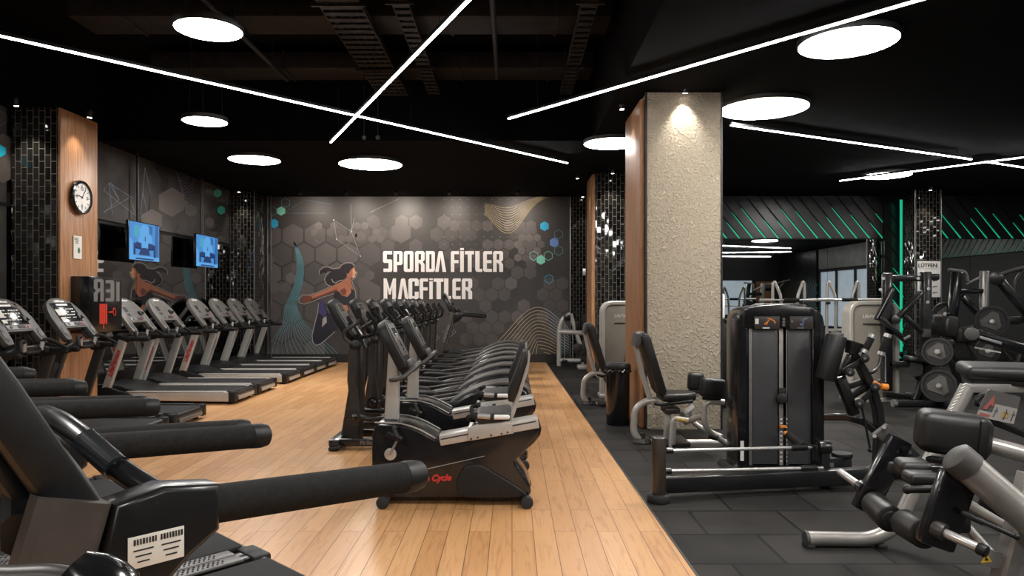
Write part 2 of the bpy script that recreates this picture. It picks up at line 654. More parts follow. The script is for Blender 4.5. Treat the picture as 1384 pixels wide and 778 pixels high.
# right wall, seen in the mirrors: grey bulkhead over a lit glazed front, timber pier
grey = mat('grey_bulkhead', (.36, .36, .365), .35, 0, .2, 2)
struct(MB().box((XR - .02, 2.0, 3.36), (.10, 7.4, .96)).build('trim_2', grey), 'grey bulkhead over the glazed front')
win_e = mat('frosted_pane', (.45, .48, .50), .3, 0, .15, 2, emit=(.62, .74, .86), es=.5)
for i, y in enumerate((-.8, 1.0, 2.8)):
    o = struct(MB().box((XR + .01, y, 1.45), (.03, 1.62, 2.55)).build('window_%d' % (i + 1), win_e))
    fr = MB()
    for dy in (-.84, .84):
        fr.box((XR - .02, y + dy, 1.45), (.07, .07, 2.65))
    for zz in (.12, 2.76):
        fr.box((XR - .02, y, zz), (.07, 1.75, .07))
    fr.build('window_frame', M['mortar'], o)
struct(MB().box((XR - .2, 3.9, 1.92), (.36, .40, 3.8), bev=.02).build('wall_pier', M['veneer']), 'timber clad pier on the right wall')
# rear wall, seen in the mirrors only
struct(MB().box((12.6, YR + .02, 1.5), (1.7, .03, 1.9)).build('window_4', win_e))
struct(MB().box((14.2, YR + .02, 1.2), (1.0, .05, 2.4)).build('door_1', M['veneer']))
struct(MB().box((4.6, YR + .3, 1.92), (.6, .55, 3.8)).build('rear_pier', M['tile']), 'black tiled pier on the rear wall')

# ------------------------------------------------------------------ columns
def column(name, x0, x1, y0, y1, m, wood=True, label=None, trim=True):
    o = struct(MB().box(((x0 + x1) / 2, (y0 + y1) / 2, H / 2), (x1 - x0, y1 - y0, H), bev=.004).build(name, m), label)
    return o


col1 = column('column', 1.535, 2.385, 8.1, 9.2, M['stucco'], label='rough beige stucco column')
wd = MB().box((1.495, 8.67, H / 2 - .03), (.06, 1.06, H - .06), bev=.025, seg=4)
wd.build('wood_cladding', M['veneer'], col1, label='timber veneer side panel')
ct = MB()
ct.box((2.39, 8.1, H / 2), (.02, .02, H))
ct.box((1.53, 8.1, H / 2), (.02, .02, H))
ct.build_each('edge_trim', M['mortar'], col1)
col2 = column('column', 1.56, 2.13, 13.3, 14.2, M['tile'], label='black tiled column behind the stucco one')
MB().box((1.53, 13.76, H / 2), (.08, .92, H - .04), bev=.035, seg=4).build('wood_cladding', M['veneer'], col2, label='rounded timber side panel')
MB().box((2.14, 13.3, H / 2), (.014, .014, H)).build('edge_trim', M['steeltrim'], col2)
col3 = column('column', -6.16, -5.58, 8.74, 9.5, M['tile'], label='black tiled column at the left wall')
MB().box((-5.565, 9.12, H / 2), (.03, .78, H - .01), bev=.004).build('wood_cladding', M['veneer'], col3, label='timber veneer side panel')
col4 = column('column', -6.19, -5.66, 15.6, 16.38, M['tile'], label='black tiled column in the left back corner')
MB().box((-5.655, 15.6, H / 2), (.014, .014, H)).build('edge_trim', M['steeltrim'], col4)
col5 = column('column', 8.74, 9.30, 15.4, 15.86, M['tile'], label='black tiled column between the mirrors')
MB().box((9.305, 15.4, H / 2), (.014, .014, H)).build('edge_trim', M['steeltrim'], col5)
MB().box((8.735, 15.4, H / 2), (.014, .014, H)).build('edge_trim', M['steeltrim'], col5)
struct(MB().box((1.79, YB + .03, H / 2), (.86, .06, H)).build('wall_back_tile', M['tile']), 'black tiled strip of the back wall')
struct(MB().box((1.345, YB - .01, H / 2), (.02, .02, H)).build('trim_3', M['steeltrim']))
for i, x in enumerate((-5.62, -5.54)):
    struct(MB().box((x, 16.34, H / 2), (.018, .02, H)).build('trim_%d' % (i + 4), M['steeltrim']))
struct(MB().box((-2.2, YB - .008, .10), (7.1, .02, .2)).build('baseboard_back', M['mortar']))

# ------------------------------------------------------------------ slatted green-lit bands and mirrors
board_m = mat('black_oak_board', (.014, .0135, .013), .30, 0, .35, 25)
def slat_band(label, o, ux, n, x0, x1, z0, z1, lean, glow=1.0):
    """leaning boards in front of a dark backing, with led glow shaped as an emissive wedge in every gap"""
    o, ux, n = Vector(o), Vector(ux), Vector(n)
    t = thing('slatted_wall_panel', label, 'wall panel', o)
    bm_, led = MB(), MB()
    L, Hh, pitch, wid = x1 - x0, z1 - z0, .30, .245
    MB().box(ux * ((x0 + x1) / 2) + n * .02 + Vector((0, 0, (z0 + z1) / 2)), (abs(ux.x) * L + abs(n.x) * .04 + .001, abs(ux.y) * L + abs(n.y) * .04 + .001, Hh)).build('backing', M['mortar'], t)
    run = lean * Hh
    k = int((x0 - abs(run)) / pitch) - 1
    def clip(poly):
        def half(pl, sgn, lim):
            out = []
            for i in range(len(pl)):
                a, b2 = pl[i], pl[(i + 1) % len(pl)]
                ia, ib = sgn * (a[0] - lim) >= 0, sgn * (b2[0] - lim) >= 0
                if ia:
                    out.append(a)
                if ia != ib:
                    tt = (lim - a[0]) / (b2[0] - a[0])
                    out.append((lim, a[1] + tt * (b2[1] - a[1])))
            return out
        pl = half(poly, 1, x0)
        return half(pl, -1, x1) if pl else []
    while k * pitch < x1 + abs(run):
        s = k * pitch
        pl = clip([(s, z1), (s + wid, z1), (s + wid + run, z0), (s + run, z0)])
        if len(pl) >= 3:
            a = [o * 0 + ux * p[0] + n * .085 + Vector((0, 0, p[1])) for p in pl]
            bb = [o * 0 + ux * p[0] + n * .035 + Vector((0, 0, p[1])) for p in pl]
            m = len(pl)
            bm_.add(a + bb, [list(range(m)), [m + i for i in range(m)][::-1]] + [[i, (i + 1) % m, m + (i + 1) % m, m + i] for i in range(m)])
        # led glow, shaped as an emissive wedge right of this board, tapering upward
        ga, gb = s + wid + .006, s + pitch - .006
        fr = .55 + .18 * math.sin(k * 1.7)
        zt = z0 + Hh * fr
        sh = lambda z: run * (z1 - z) / Hh
        pl = clip([(ga + sh(z0), z0), (gb + sh(z0), z0), ((ga + gb) / 2 + .002 + sh(zt), zt), ((ga + gb) / 2 - .002 + sh(zt), zt)])
        if len(pl) >= 3:
            led = MB()
            a = [ux * p[0] + n * .062 + Vector((0, 0, p[1])) for p in pl]
            bb = [ux * p[0] + n * .045 + Vector((0, 0, p[1])) for p in pl]
            m = len(pl)
            led.add(a + bb, [list(range(m)), [m + i for i in range(m)][::-1]] + [[i, (i + 1) % m, m + (i + 1) % m, m + i] for i in range(m)])
            led.build('led_glow_wedge', M['green'], t)
        k += 1
    bm_.build('boards', board_m, t)
    return t


ZB = 2.87
slat_band('black slatted band with green light lines over the wide mirror', (0, YB + .05, 0), (1, 0, 0), (0, -1, 0), 2.24, 8.55, ZB, H, .80)
slat_band('black slatted band with green light lines right of the tiled column', (0, YB + .05, 0), (1, 0, 0), (0, -1, 0), 9.1, 13.6, ZB, H, .80)
slat_band('narrow black slatted strip lit green, floor to ceiling, left of the tiled column', (0, YB + .05, 0), (1, 0, 0), (0, -1, 0), 8.58, 9.05, .1, H, .80)
slat_band('black slatted band with green light lines along the right wall', (XR + .02, 0, 0), (0, 1, 0), (-1, 0, 0), 6.2, 16.2, ZB, H, -.80)
slat_band('black slatted panel with green light lines at the rear of the right wall', (XR + .02, 0, 0), (0, 1, 0), (-1, 0, 0), -6.8, -2.0, .3, H, -.80)
t = thing('light_tube', 'tall vertical green light tube beside the tiled column', 'light', (8.875, 16.20, .25))
MB().cyl((0, 0, 0), (0, 0, 3.5), .028, n=14).build('glowing_tube', M['green'], t)
e = MB().cyl((0, 0, -.03), (0, 0, .02), .032, n=14).cyl((0, 0, 3.48), (0, 0, 3.54), .032, n=14)
for zz in (.4, 3.1):
    e.bar((0, .0, zz), (0, .06, zz), .02, .02)
e.build_each('holder', M['mortar'], t)

def mirror(label, x0, x1, n, z0=.12, z1=ZB - .02):
    t = thing('wall_mirror', label, 'mirror', ((x0 + x1) / 2, YB, z0))
    w_ = (x1 - x0) / n
    for i in range(n):
        MB().box((x0 + w_ * (i + .5) - (x0 + x1) / 2, .04, (z1 - z0) / 2), (w_ - .006, .012, z1 - z0)).build('mirror_pane', M['mirror2'], t)
    fr = MB().box((0, .04, -.03), (x1 - x0, .03, .06)).box((0, .035, z1 - z0 + .012), (x1 - x0, .04, .024))
    fr.build('mirror_frame', M['mortar'], t)


mirror('wide wall mirror under the slatted band beside the stucco column', 2.26, 8.56, 5)
mirror('wall mirror at the far right beyond the tiled column', 9.1, 13.6, 3)

# left wall: mirror below, glossy printed panels above
t = thing('wall_mirror', 'smoked mirror along the left wall behind the silver treadmills', 'mirror', (XL, 13, .3))
JY = [9.5, 11.72, 14.2, 15.58]
for a, b_ in zip(JY, JY[1:]):
    MB().box((0, (a + b_) / 2 - 13, 1.16), (.012, b_ - a - .008, 2.32)).build('mirror_pane', M['mirror'], t)
MB().box((.004, (9.5 + 15.58) / 2 - 13, 2.34), (.03, 6.08, .04)).box((.004, (9.5 + 15.58) / 2 - 13, -.1), (.04, 6.08, .3)).build('mirror_frame', M['mortar'], t)
t = thing('wall_mirror', 'smoked mirror on the left wall near the black treadmills', 'mirror', (XL, 5, .3))
for i in range(4):
    MB().box((0, -3 + i * 2.0 - .0, 1.16), (.012, 1.99, 2.32)).build('mirror_pane', M['mirror'], t)
MB().box((.004, 0, 2.34), (.03, 8, .04)).build('mirror_frame', M['mortar'], t)

pr = [mat('print_charcoal', (.060, .056, .053), .22, 0, .5, 1.2), mat('print_grey_hex', (.12, .105, .098), .3, 0, .1, 4),
      mat('print_line', (.24, .31, .42), .4, 0, .1, 4), mat('print_teal', (.05, .42, .36), .4, 0, .1, 4),
      mat('print_violet', (.16, .11, .24), .4, 0, .1, 4), mat('print_cyan', (.02, .42, .62), .4, 0, .1, 4)]


def ribbon(mb, fn, pts, wd_, mi=0):
    vs, fs = [], []
    m = len(pts)
    for i, p in enumerate(pts):
        a, b_ = pts[max(i - 1, 0)], pts[min(i + 1, m - 1)]
        dx, dy = b_[0] - a[0], b_[1] - a[1]
        l = math.hypot(dx, dy) or 1
        nx, ny = -dy / l * wd_ / 2, dx / l * wd_ / 2
        vs += [fn(p[0] + nx, p[1] + ny), fn(p[0] - nx, p[1] - ny)]
        if i:
            fs.append([2 * i - 2, 2 * i - 1, 2 * i + 1, 2 * i])
    mb.add(vs, fs, mi)


def hexa(cx, cy, r, rot=PI / 2):
    return [(cx + r * math.cos(rot + k * PI / 3), cy + r * math.sin(rot + k * PI / 3)) for k in range(6)]


def wallpt(d):
    """left wall print: pixel -> point on the plane X = XL + d"""
    def f(px, py):
        z = F * (XL + d) / (px - CX)
        return P(px, py, z)
    return f


t = thing('wall_print', 'glossy dark printed panels high on the left wall above the mirror', 'wall print', (XL, 13, 2.68))
for a, b_ in zip(JY, JY[1:]):
    MB().box((.0, (a + b_) / 2 - 13, .58), (.016, b_ - a - .012, 1.16)).build('print_panel', pr[0], t)
g = MB()
f1 = wallpt(.012)
for pts in ([(140, 257), (147, 247), (180, 268)], [(147, 247), (161, 270)], [(147, 247), (152, 290)], [(140, 287), (175, 267), (183, 288)], [(140, 287), (161, 270), (150, 246)], [(140, 257), (183, 291)],
            [(196, 226), (193, 261), (190, 290)], [(196, 226), (204, 263), (200, 288)], [(193, 261), (200, 288), (186, 296)], [(204, 263), (200, 288)]):
    ribbon(g, wallpt(.018), pts, .32, 1)
g.poly(f1, hexa(232, 273, 20, PI / 2), mi=0)
for x, y, r in ((250, 275, 5), (258, 284, 9), (205, 298, 16), (283, 300, 7)):
    g.poly(wallpt(.015), hexa(x, y, r), mi=0)
for x, y in ((294, 261), (299, 284)):
    g.poly(wallpt(.021), hexa(x, y, 6), mi=2)
for i in range(8):
    ribbon(g, wallpt(.018), [(238 + 1.2 * i + k * 2.4, 232 + 4 * i + 6 * math.sin(k * .7) + k * 1.2) for k in range(8)], .5, 3)
g.build('printed_pattern', [pr[1], pr[2], pr[3], pr[4]], t, world=True)
tr = MB()
for y in JY[1:-1]:
    tr.box((.012, y - 13, .58), (.03, .022, 1.18))
tr.build_each('joint_trim', M['steeltrim'], t)
t = thing('wall_print', 'printed panel with a cyan hexagon at the left edge before the tiled column', 'wall print', (XL, 7.2, 1.3))
MB().box((0, 0, 1.26), (.016, 3.0, 2.54)).build('print_panel', pr[0], t)
g = MB()
f2 = wallpt(.012)
g.poly(wallpt(.018), hexa(0, 204, 9), mi=0)
ribbon(g, wallpt(.015), hexa(0, 160, 10) + [hexa(0, 160, 10)[0]], .8, 1)
g.poly(f2, hexa(4, 214, 34), mi=2)
g.build('printed_pattern', [pr[5], pr[4], pr[1]], t, world=True)
struct(MB().box((-6.16, 9.56, H / 2), (.05, .05, H)).build('trim_6', M['mortar']))

# ------------------------------------------------------------------ back wall mural
mur = thing('wall_mural', 'dark printed wall mural with white slogan, hexagons and a running woman', 'wall mural', (-2.2, YB, 0))
mm = [mat('mural_charcoal', (.042, .037, .0345), .5, 0, .45, .7),
      mat('mural_hex_a', (.074, .065, .062), .5, 0, .08, 2), mat('mural_hex_b', (.098, .086, .082), .5, 0, .08, 2), mat('mural_hex_c', (.135, .118, .112), .5, 0, .08, 2),
      mat('mural_gold_line', (.42, .34, .20), .5, 0, .1, 2), mat('mural_teal_line', (.12, .27, .31), .5, 0, .1, 2), mat('mural_cyan', (.03, .40, .66), .5, 0, .1, 2),
      mat('mural_mint', (.22, .62, .48), .5, 0, .1, 2), mat('mural_white_line', (.36, .40, .44), .5, 0, .1, 2), mat('mural_black', (.022, .020, .020), .5, 0, .1, 2),
      mat('mural_indigo', (.14, .26, .60), .5, 0, .1, 2), mat('mural_teal_fill', (.035, .085, .10), .5, 0, .3, 2)]
MB().box((0, .03, H / 2), (7.09, .06, H - .02)).build('mural_panel', mm[0], mur)
L = lambda k: (lambda u, v: P(u, v, YB - .002 - .0015 * k))
g = MB()
rnd = random.Random(3)
def hexgrid(x0, x1, y0, y1, r, keep, layer, tones, gap=.93):
    w_, h_ = r * math.sqrt(3), r * 1.5
    j = 0
    y = y0
    while y <= y1:
        x = x0 + (w_ / 2 if j % 2 else 0)
        while x <= x1:
            if rnd.random() < keep(x, y):
                pts = [(min(max(a, 361), 769), min(max(bq, 268), 485)) for a, bq in hexa(x, y, r * gap)]
                g.poly(L(layer), pts, mi=rnd.choice(tones))
            x += w_
        y += h_
        j += 1
hexgrid(366, 505, 318, 480, 17.2, lambda x, y: .93 if x < 440 or y < 400 else .5, 1, [1, 1, 2])
hexgrid(630, 768, 368, 470, 10.0, lambda x, y: .72 if (y > 376 + (768 - x) * .0) else .4, 2, [1, 1, 1, 2])
hexgrid(505, 640, 300, 345, 11, lambda x, y: .35, 3, [1, 2])
hexgrid(600, 720, 305, 365, 8.5, lambda x, y: .55 if abs(y - 335) < 32 else 0, 4, [1, 1, 2])
hexgrid(700, 735, 312, 352, 6.0, lambda x, y: .8, 5, [2, 3])
hexgrid(420, 520, 305, 325, 6.0, lambda x, y: .4, 6, [2, 2, 3])
hexgrid(364, 410, 350, 425, 8.5, lambda x, y: .25, 6, [2, 3])
for x, y, r in ((542, 314, 15), (487, 320, 8), (492, 383, 9), (500, 372, 7), (477, 317, 6), (432, 320, 7)):
    g.poly(L(7), hexa(x, y, r), mi=2)
# coloured hexagons
for x, y, r, mi in ((380, 285, 6.3, 7), (370.5, 302, 6.5, 6), (736, 305.5, 6.6, 6), (749, 327.5, 6.6, 10), (731, 351, 6.6, 7)):
    g.poly(L(8), hexa(x, y, r, PI / 2), mi=mi)
for x, y, r, mi in ((368.5, 285, 6, 5), (386, 274, 6.3, 5), (755, 316.5, 6.3, 5), (755, 338.5, 6.5, 5), (721.5, 345.5, 6.3, 7), (741, 345.5, 6.3, 7), (742, 377, 6, 6)):
    h_ = hexa(x, y, r)
    ribbon(g, L(8), h_ + [h_[0]], .75, mi)
# fine network lines
for pts in ([(451, 297), (455, 323), (487, 346)], [(451, 297), (475, 313), (487, 346)], [(475, 313), (479, 294)], [(475, 313), (474, 275)],
            [(384, 288), (440, 288)], [(386, 286), (412, 270)], [(500, 287), (540, 268)], [(412, 270), (450, 276)]):
    ribbon(g, L(8), pts, .3, 8 if pts[0][0] > 440 else 5)
for x, y in ((451, 297), (455, 323), (475, 313), (487, 346)):
    g.poly(L(9), hexa(x, y, 1.1), mi=8)
# dot raster
for i in range(10):
    for j in range(7):
        x, y = 600.5 + i * 10.75, 269.5 + j * 10.1
        if x > 650 and y < 268:
            continue
        g.poly(L(9), [(x - .55, y), (x, y - .55), (x + .55, y), (x, y + .55)], mi=8)
for cx, cy in ((588, 427), (578, 441), (585, 456), (607, 448)):
    for i in range(-4, 5):
        for j in range(-4, 5):
            if abs(i) + abs(j) < 5 and (i + j) % 2 == 0:
                x, y = cx + i * 2.1, cy + j * 2.1
                g.poly(L(9), [(x - .7, y), (x, y - .7), (x + .7, y), (x, y + .7)], mi=8)
# waves: upper right, lower right, and the teal plume on the left
for i in range(11):
    q = i / 10
    pts = []
    for k in range(25):
        u = k / 24
        x = 655 + 112 * u
        dip = math.exp(-((u - .29) / (.23 + .03 * q)) ** 2)
        y = 264 + 9 * (1 - u) ** 2 + dip * (12 + 32 * q) + 3.5 * q * (1 - u)
        pts.append((x, max(y, 265.5)))
    ribbon(g, L(8), pts, .55, 4)
for i in range(16):
    xl, lf, pk, rt = 667 + 5.2 * i, 466 + 1.2 * i, 415 + 4.6 * i, 455 + 3.2 * i
    if pk > lf:
        lf = pk + 2
    pts = []
    for k in range(34):
        x = xl + (769 - xl) * k / 33
        if x < 727:
            t_ = (x - xl) / max(727 - xl, 1)
            e_ = .55 * (.5 - .5 * math.cos(PI * t_)) + .45 * (1 - (1 - t_) ** 2)
            y = lf + (pk - lf) * e_
        else:
            t_ = (x - 727) / 64
            y = pk + (rt - pk) * (.5 - .5 * math.cos(PI * t_))
        if y < 484:
            pts.append((x, y))
    if len(pts) > 2:
        c_ = len(pts) * 2 // 3
        ribbon(g, L(8), pts[:c_ + 1], .8, 4)
        ribbon(g, L(8), pts[c_:], .8, 8 if i < 9 else 5)
KEY = [(327, 397.5, 1.2), (338, 402, 5), (352, 405.5, 8.5), (368, 406, 10), (385, 403, 11), (400, 398, 12.5), (412, 393, 15)]
def plume(y):
    for (y0, c0, w0), (y1, c1, w1) in zip(KEY, KEY[1:]):
        if y <= y1:
            u_ = (y - y0) / (y1 - y0)
            return c0 + (c1 - c0) * u_, w0 + (w1 - w0) * u_
    return KEY[-1][1:]
g.poly(L(7), [(plume(y)[0] - plume(y)[1] / 2, y) for y in range(328, 412, 6)] + [(plume(y)[0] + plume(y)[1] / 2, y) for y in range(406, 327, -6)], mi=11)
for i in range(15):
    q = i / 14
    pts = []
    for k in range(34):
        y = 327 + 155 * k / 33
        c_, wd_ = plume(min(y, 412))
        x = c_ + (q - .5) * wd_
        if y > 412:
            v = (y - 412) / 70
            x += (q - .30) * 82 * v ** 1.4 + 7 * math.sin(v * 6 + q * 3) * v * (1 - .4 * v)
        pts.append((x, y))
    ribbon(g, L(8), pts[:19], .34, 5)
    ribbon(g, L(8), pts[18:], .6, 5)
g.build('printed_pattern', mm, mur, world=True)

# the printed runner
rm = [mat('print_hair', (.018, .013, .016), .5), mat('print_skin', (.42, .155, .085), .5, 0, .2, 3), mat('print_skin_dark', (.17, .05, .032), .5, 0, .2, 3), mat('print_top', (.020, .018, .024), .5),
      mat('print_legging', (.013, .012, .022), .5, 0, .4, 3), mat('print_purple', (.05, .035, .13), .5), mat('print_halo', (.34, .31, .30), .5), mat('print_light_skin', (.66, .33, .20), .5)]
fr = lambda k: (lambda u, v: P(395 + u / 5.98, 345 + v / 5.98, YB - .018 - .0015 * k))
g = MB()
halo = [[(505, 85), (480, 60), (435, 58), (395, 78), (380, 100), (330, 108), (290, 90), (250, 95), (220, 120), (218, 155)],
        [(315, 122), (272, 155), (260, 195), (272, 230), (318, 252)], [(520, 130), (522, 145), (514, 170), (500, 190), (480, 195), (490, 230), (512, 290), (515, 350)],
        [(340, 232), (280, 265), (200, 302), (130, 322), (85, 318), (55, 345), (52, 380), (95, 395), (165, 370), (240, 340), (360, 300), (375, 340), (360, 400)],
        [(215, 380), (205, 460), (185, 540), (160, 640), (165, 700), (190, 728), (230, 715), (290, 665), (345, 615)]]
for h_ in halo:
    ribbon(g, fr(0), h_, 5.5, 6)
g.poly(fr(1), [(370, 430), (440, 470), (478, 545), (470, 600), (400, 560), (345, 605), (290, 655), (225, 710), (190, 720), (170, 700), (166, 645), (190, 545), (212, 460), (215, 385), (240, 372), (300, 470)], mi=4)
g.poly(fr(2), [(222, 372), (246, 368), (280, 462), (256, 500), (214, 462)], mi=5)
g.poly(fr(2), [(246, 510), (275, 490), (280, 540), (240, 580)], mi=6)
g.poly(fr(1), [(385, 396), (440, 380), (452, 440), (430, 470), (385, 455), (366, 420)], mi=1)
g.poly(fr(1), [(345, 290), (390, 300), (395, 395), (368, 405), (330, 330)], mi=0)
g.poly(fr(2), [(440, 150), (445, 175), (400, 213), (340, 238), (280, 275), (200, 308), (130, 330), (135, 362), (165, 358), (235, 336), (295, 310), (362, 286), (378, 292), (410, 326), (446, 336), (497, 300), (494, 268), (475, 215), (470, 182), (498, 184), (510, 166), (508, 152), (519, 140), (508, 124), (500, 92), (470, 118)], mi=1)
g.poly(fr(3), [(500, 95), (508, 124), (519, 140), (508, 152), (509, 166), (498, 182), (484, 180), (490, 150), (486, 120)], mi=7)
g.poly(fr(3), [(384, 285), (420, 262), (440, 285), (430, 318), (410, 322)], mi=2)
g.poly(fr(3), [(290, 296), (362, 272), (362, 286), (235, 336), (165, 358), (140, 360), (200, 332)], mi=2)
g.poly(fr(3), [(156, 332), (104, 322), (74, 345), (60, 358), (96, 352), (62, 376), (104, 370), (92, 388), (132, 380), (166, 358)], mi=2)
g.poly(fr(4), [(470, 118), (498, 90), (478, 68), (440, 66), (402, 84), (384, 112), (330, 118), (290, 100), (250, 105), (224, 128), (222, 152), (246, 131), (290, 124), (322, 130), (284, 160), (270, 195), (282, 226), (322, 246), (362, 224), (402, 208), (424, 188), (436, 168), (438, 145), (452, 148), (462, 138)], mi=0)
g.poly(fr(4), [(476, 262), (502, 288), (507, 332), (490, 382), (430, 402), (390, 396), (370, 362), (385, 330), (410, 326), (446, 336), (474, 302)], mi=3)
ribbon(g, fr(5), [(318, 190), (330, 215), (350, 222), (380, 205), (412, 198)], 7, 6)
g.build('runner_picture', rm, mur, world=True)

# slogan
GL = {
 'S': [[(.1, 1), (1, 1), (1, .84), (.42, .84), (.42, .60), (.9, .60), (1, .55), (1, .06), (.9, 0), (.05, 0), (.05, .16), (.6, .16), (.6, .43), (.1, .43), (0, .5), (0, .94)]],
 'P': [[(0, 0), (.4, 0), (.4, .33), (.86, .33), (1, .4), (1, .94), (.86, 1), (0, 1)], [(.4, .48), (.62, .48), (.62, .86), (.4, .86)]],
 'O': [[(.14, 0), (.86, 0), (1, .07), (1, .93), (.86, 1), (.14, 1), (0, .93), (0, .07)], [(.38, .15), (.62, .15), (.62, .85), (.38, .85)]],
 'R': [[(0, 0), (.36, 0), (.36, .46), (.56, .38), (.62, .32), (.62, 0), (1, 0), (1, .36), (.8, .48), (1, .58), (1, .93), (.86, 1), (.14, 1), (0, .93)], [(.36, .58), (.62, .58), (.62, .86), (.36, .86)]],
 'D': [[(0, 0), (.86, 0), (1, .07), (1, .93), (.86, 1), (0, 1)], [(.38, .15), (.62, .15), (.62, .85), (.38, .85)]],
 'A': [[(0, 0), (.32, 0), (.5, .70), (.68, 0), (1, 0), (.70, .95), (.62, 1), (.38, 1), (.30, .95)]],
 'F': [[(0, 0), (.42, 0), (.42, .42), (.95, .42), (.95, .57), (.42, .57), (.42, .85), (1, .85), (1, 1), (.14, 1), (0, .93)]],
 'I': [[(0, 0), (1, 0), (1, 1), (0, 1)]],
 'T': [[(.3, 0), (.74, 0), (.74, .84), (1, .84), (1, 1), (0, 1), (0, .84), (.3, .84)]],
 'L': [[(.2, 0), (1, 0), (1, .15), (.62, .15), (.62, 1), (0, 1), (0, .09)]],
 'E': [[(.14, 0), (1, 0), (1, .15), (.42, .15), (.42, .42), (.95, .42), (.95, .57), (.42, .57), (.42, .85), (1, .85), (1, 1), (.14, 1), (0, .92), (0, .08)]],
 'M': [[(0, 0), (.3, 0), (.3, .58), (.42, .22), (.58, .22), (.7, .58), (.7, 0), (1, 0), (1, 1), (.76, 1), (.5, .48), (.24, 1), (0, 1)]],
 'C': [[(.14, 0), (.86, 0), (1, .07), (1, .36), (.62, .36), (.62, .15), (.38, .15), (.38, .85), (.62, .85), (.62, .64), (1, .64), (1, .93), (.86, 1), (.14, 1), (0, .93), (0, .07)]],
}
white_print = mat('mural_white_lettering', (.86, .82, .80), .5, 0, .02, 3)
g = MB()
def word(chars, ytop, ybot):
    for ch, a, b_ in chars:
        up = ybot - ytop
        fn = lambda u, v: P(505 + (a + (b_ - a) * u) / 7.284, 325 + (ybot - up * v) / 7.284, YB - .020)
        shp = GL['I' if ch == 'i' else ch]
        if ch == 'i' and ytop > 300:
            g.poly(fn, [(0, 0), (1, 0), (1, .86), (0, .86)])
            g.poly(fn, [(0, .92), (1, .92), (1, 1), (0, 1)])
        else:
            g.poly(fn, shp[0], shp[1:])
            if ch == 'i':
                g.poly(fn, [(0, 1.05), (1, 1.05), (1, 1.15), (0, 1.15)])
word([('S', 92, 182), ('P', 195, 285), ('O', 297, 392), ('R', 408, 502), ('D', 515, 603), ('A', 605, 714), ('F', 760, 840), ('i', 852, 888), ('T', 900, 988), ('L', 1000, 1070), ('E', 1078, 1165), ('R', 1176, 1274)], 103, 308)
word([('M', 98, 220), ('A', 238, 342), ('C', 342, 443), ('F', 452, 535), ('i', 548, 582), ('T', 590, 687), ('L', 693, 762), ('E', 775, 857), ('R', 868, 970)], 372, 576)
g.build('slogan_lettering', white_print, mur, world=True, label='white slogan lettering SPORDA FİTLER MACFİTLER')

# ------------------------------------------------------------------ lamps
def disc_lamp(x, y, r, label, z=H, drop=.05):
    t = thing('round_ceiling_light', label, 'ceiling light', (x, y, z - drop), group='round ceiling lights')
    MB().lathe((0, 0, 0), [(0, .012), (r - .02, .012), (r - .012, .004), (r - .006, -.004)], n=48).build('diffuser', M['lamp'], t)
    MB().lathe((0, 0, 0), [(r - .006, -.006), (r, -.006), (r + .004, 0), (r + .004, drop + .002), (0, drop + .002)], n=48).build('rim', M['mortar'], t)
    if RX0 < x < RX1 and RY0 < y < RY1:
        cb = MB()
        for k in range(3):
            a = 2 * PI * k / 3
            cb.cyl((r * .8 * math.cos(a), r * .8 * math.sin(a), drop), (r * .8 * math.cos(a), r * .8 * math.sin(a), RH - z + drop), .004, n=6)
        cb.build_each('hanging_cable', M['mortar'], t)
    return t


def lamp_px(px, py, wpx, label):
    z = F * (H - .05 - CH) / (HY - py)
    disc_lamp((px - CX) * z / F, z, wpx * z / F / 2, label)


lamp_px(282, 40, 88, 'round ceiling light nearest the left, above the treadmills')
lamp_px(277, 164, 58, 'small round ceiling light between the wood panel and the printed wall')
lamp_px(344, 216, 68, 'round ceiling light above the row of silver treadmills near the corner')
lamp_px(501, 222, 85, 'wide round ceiling light in front of the mural')
lamp_px(827, 194, 76, 'round ceiling light partly hidden behind the stucco column')
lamp_px(1146, 58, 127, 'largest round ceiling light at the upper right')
lamp_px(1032, 147, 116, 'round ceiling light just right of the stucco column top')
lamp_px(1198, 237, 62, 'far round ceiling light in front of the right mirrors')
for i, (x, y, r, lb) in enumerate([(-2.7, 1.6, .5, 'front left'), (1.9, 2.2, .5, 'front middle'), (5.2, 2.6, .55, 'front right'), (-3.4, -2.6, .5, 'rear left'),
                                   (1.6, -2.8, .5, 'rear middle'), (6.4, -2.2, .5, 'rear right'), (10.2, 4.2, .5, 'far right side'), (11.0, 9.5, .5, 'far right back')]):  # unseen ceiling lamps added as fill, outside the view
    disc_lamp(x, y, r, 'round fill light added over the %s of the gym, out of view' % lb)


def line_lamp(p, q, label, r=.022):
    p, q = Vector(p), Vector(q)
    t = thing('linear_light', label, 'light', (p + q) / 2, group='thin linear ceiling lights')
    d = (q - p) / 2
    MB().bar(-d + Vector((0, 0, .02)), d + Vector((0, 0, .02)), .034, .035, bev=.003).build('housing', M['mortar'], t)
    MB().bar(-d + Vector((0, 0, -.004)), d + Vector((0, 0, -.004)), .021, .016, bev=.002).build('diffuser', M['led'], t)
    cb = MB()
    mid = (p + q) / 2
    for s in (-.85, -.3, .3, .85):
        x = mid + d * s
        top = RH if (RX0 < x.x < RX1 and RY0 < x.y < RY1) else H
        cb.cyl(d * s + Vector((0, 0, .03)), d * s + Vector((0, 0, top - mid.z)), .003, n=6)
    cb.build_each('hanging_cable', M['mortar'], t)


def lp(px, py, h=3.72):
    return P(px, py, F * (h - CH) / (HY - py))


def ext(a, b_, k):
    return b_ + (b_ - a) * k


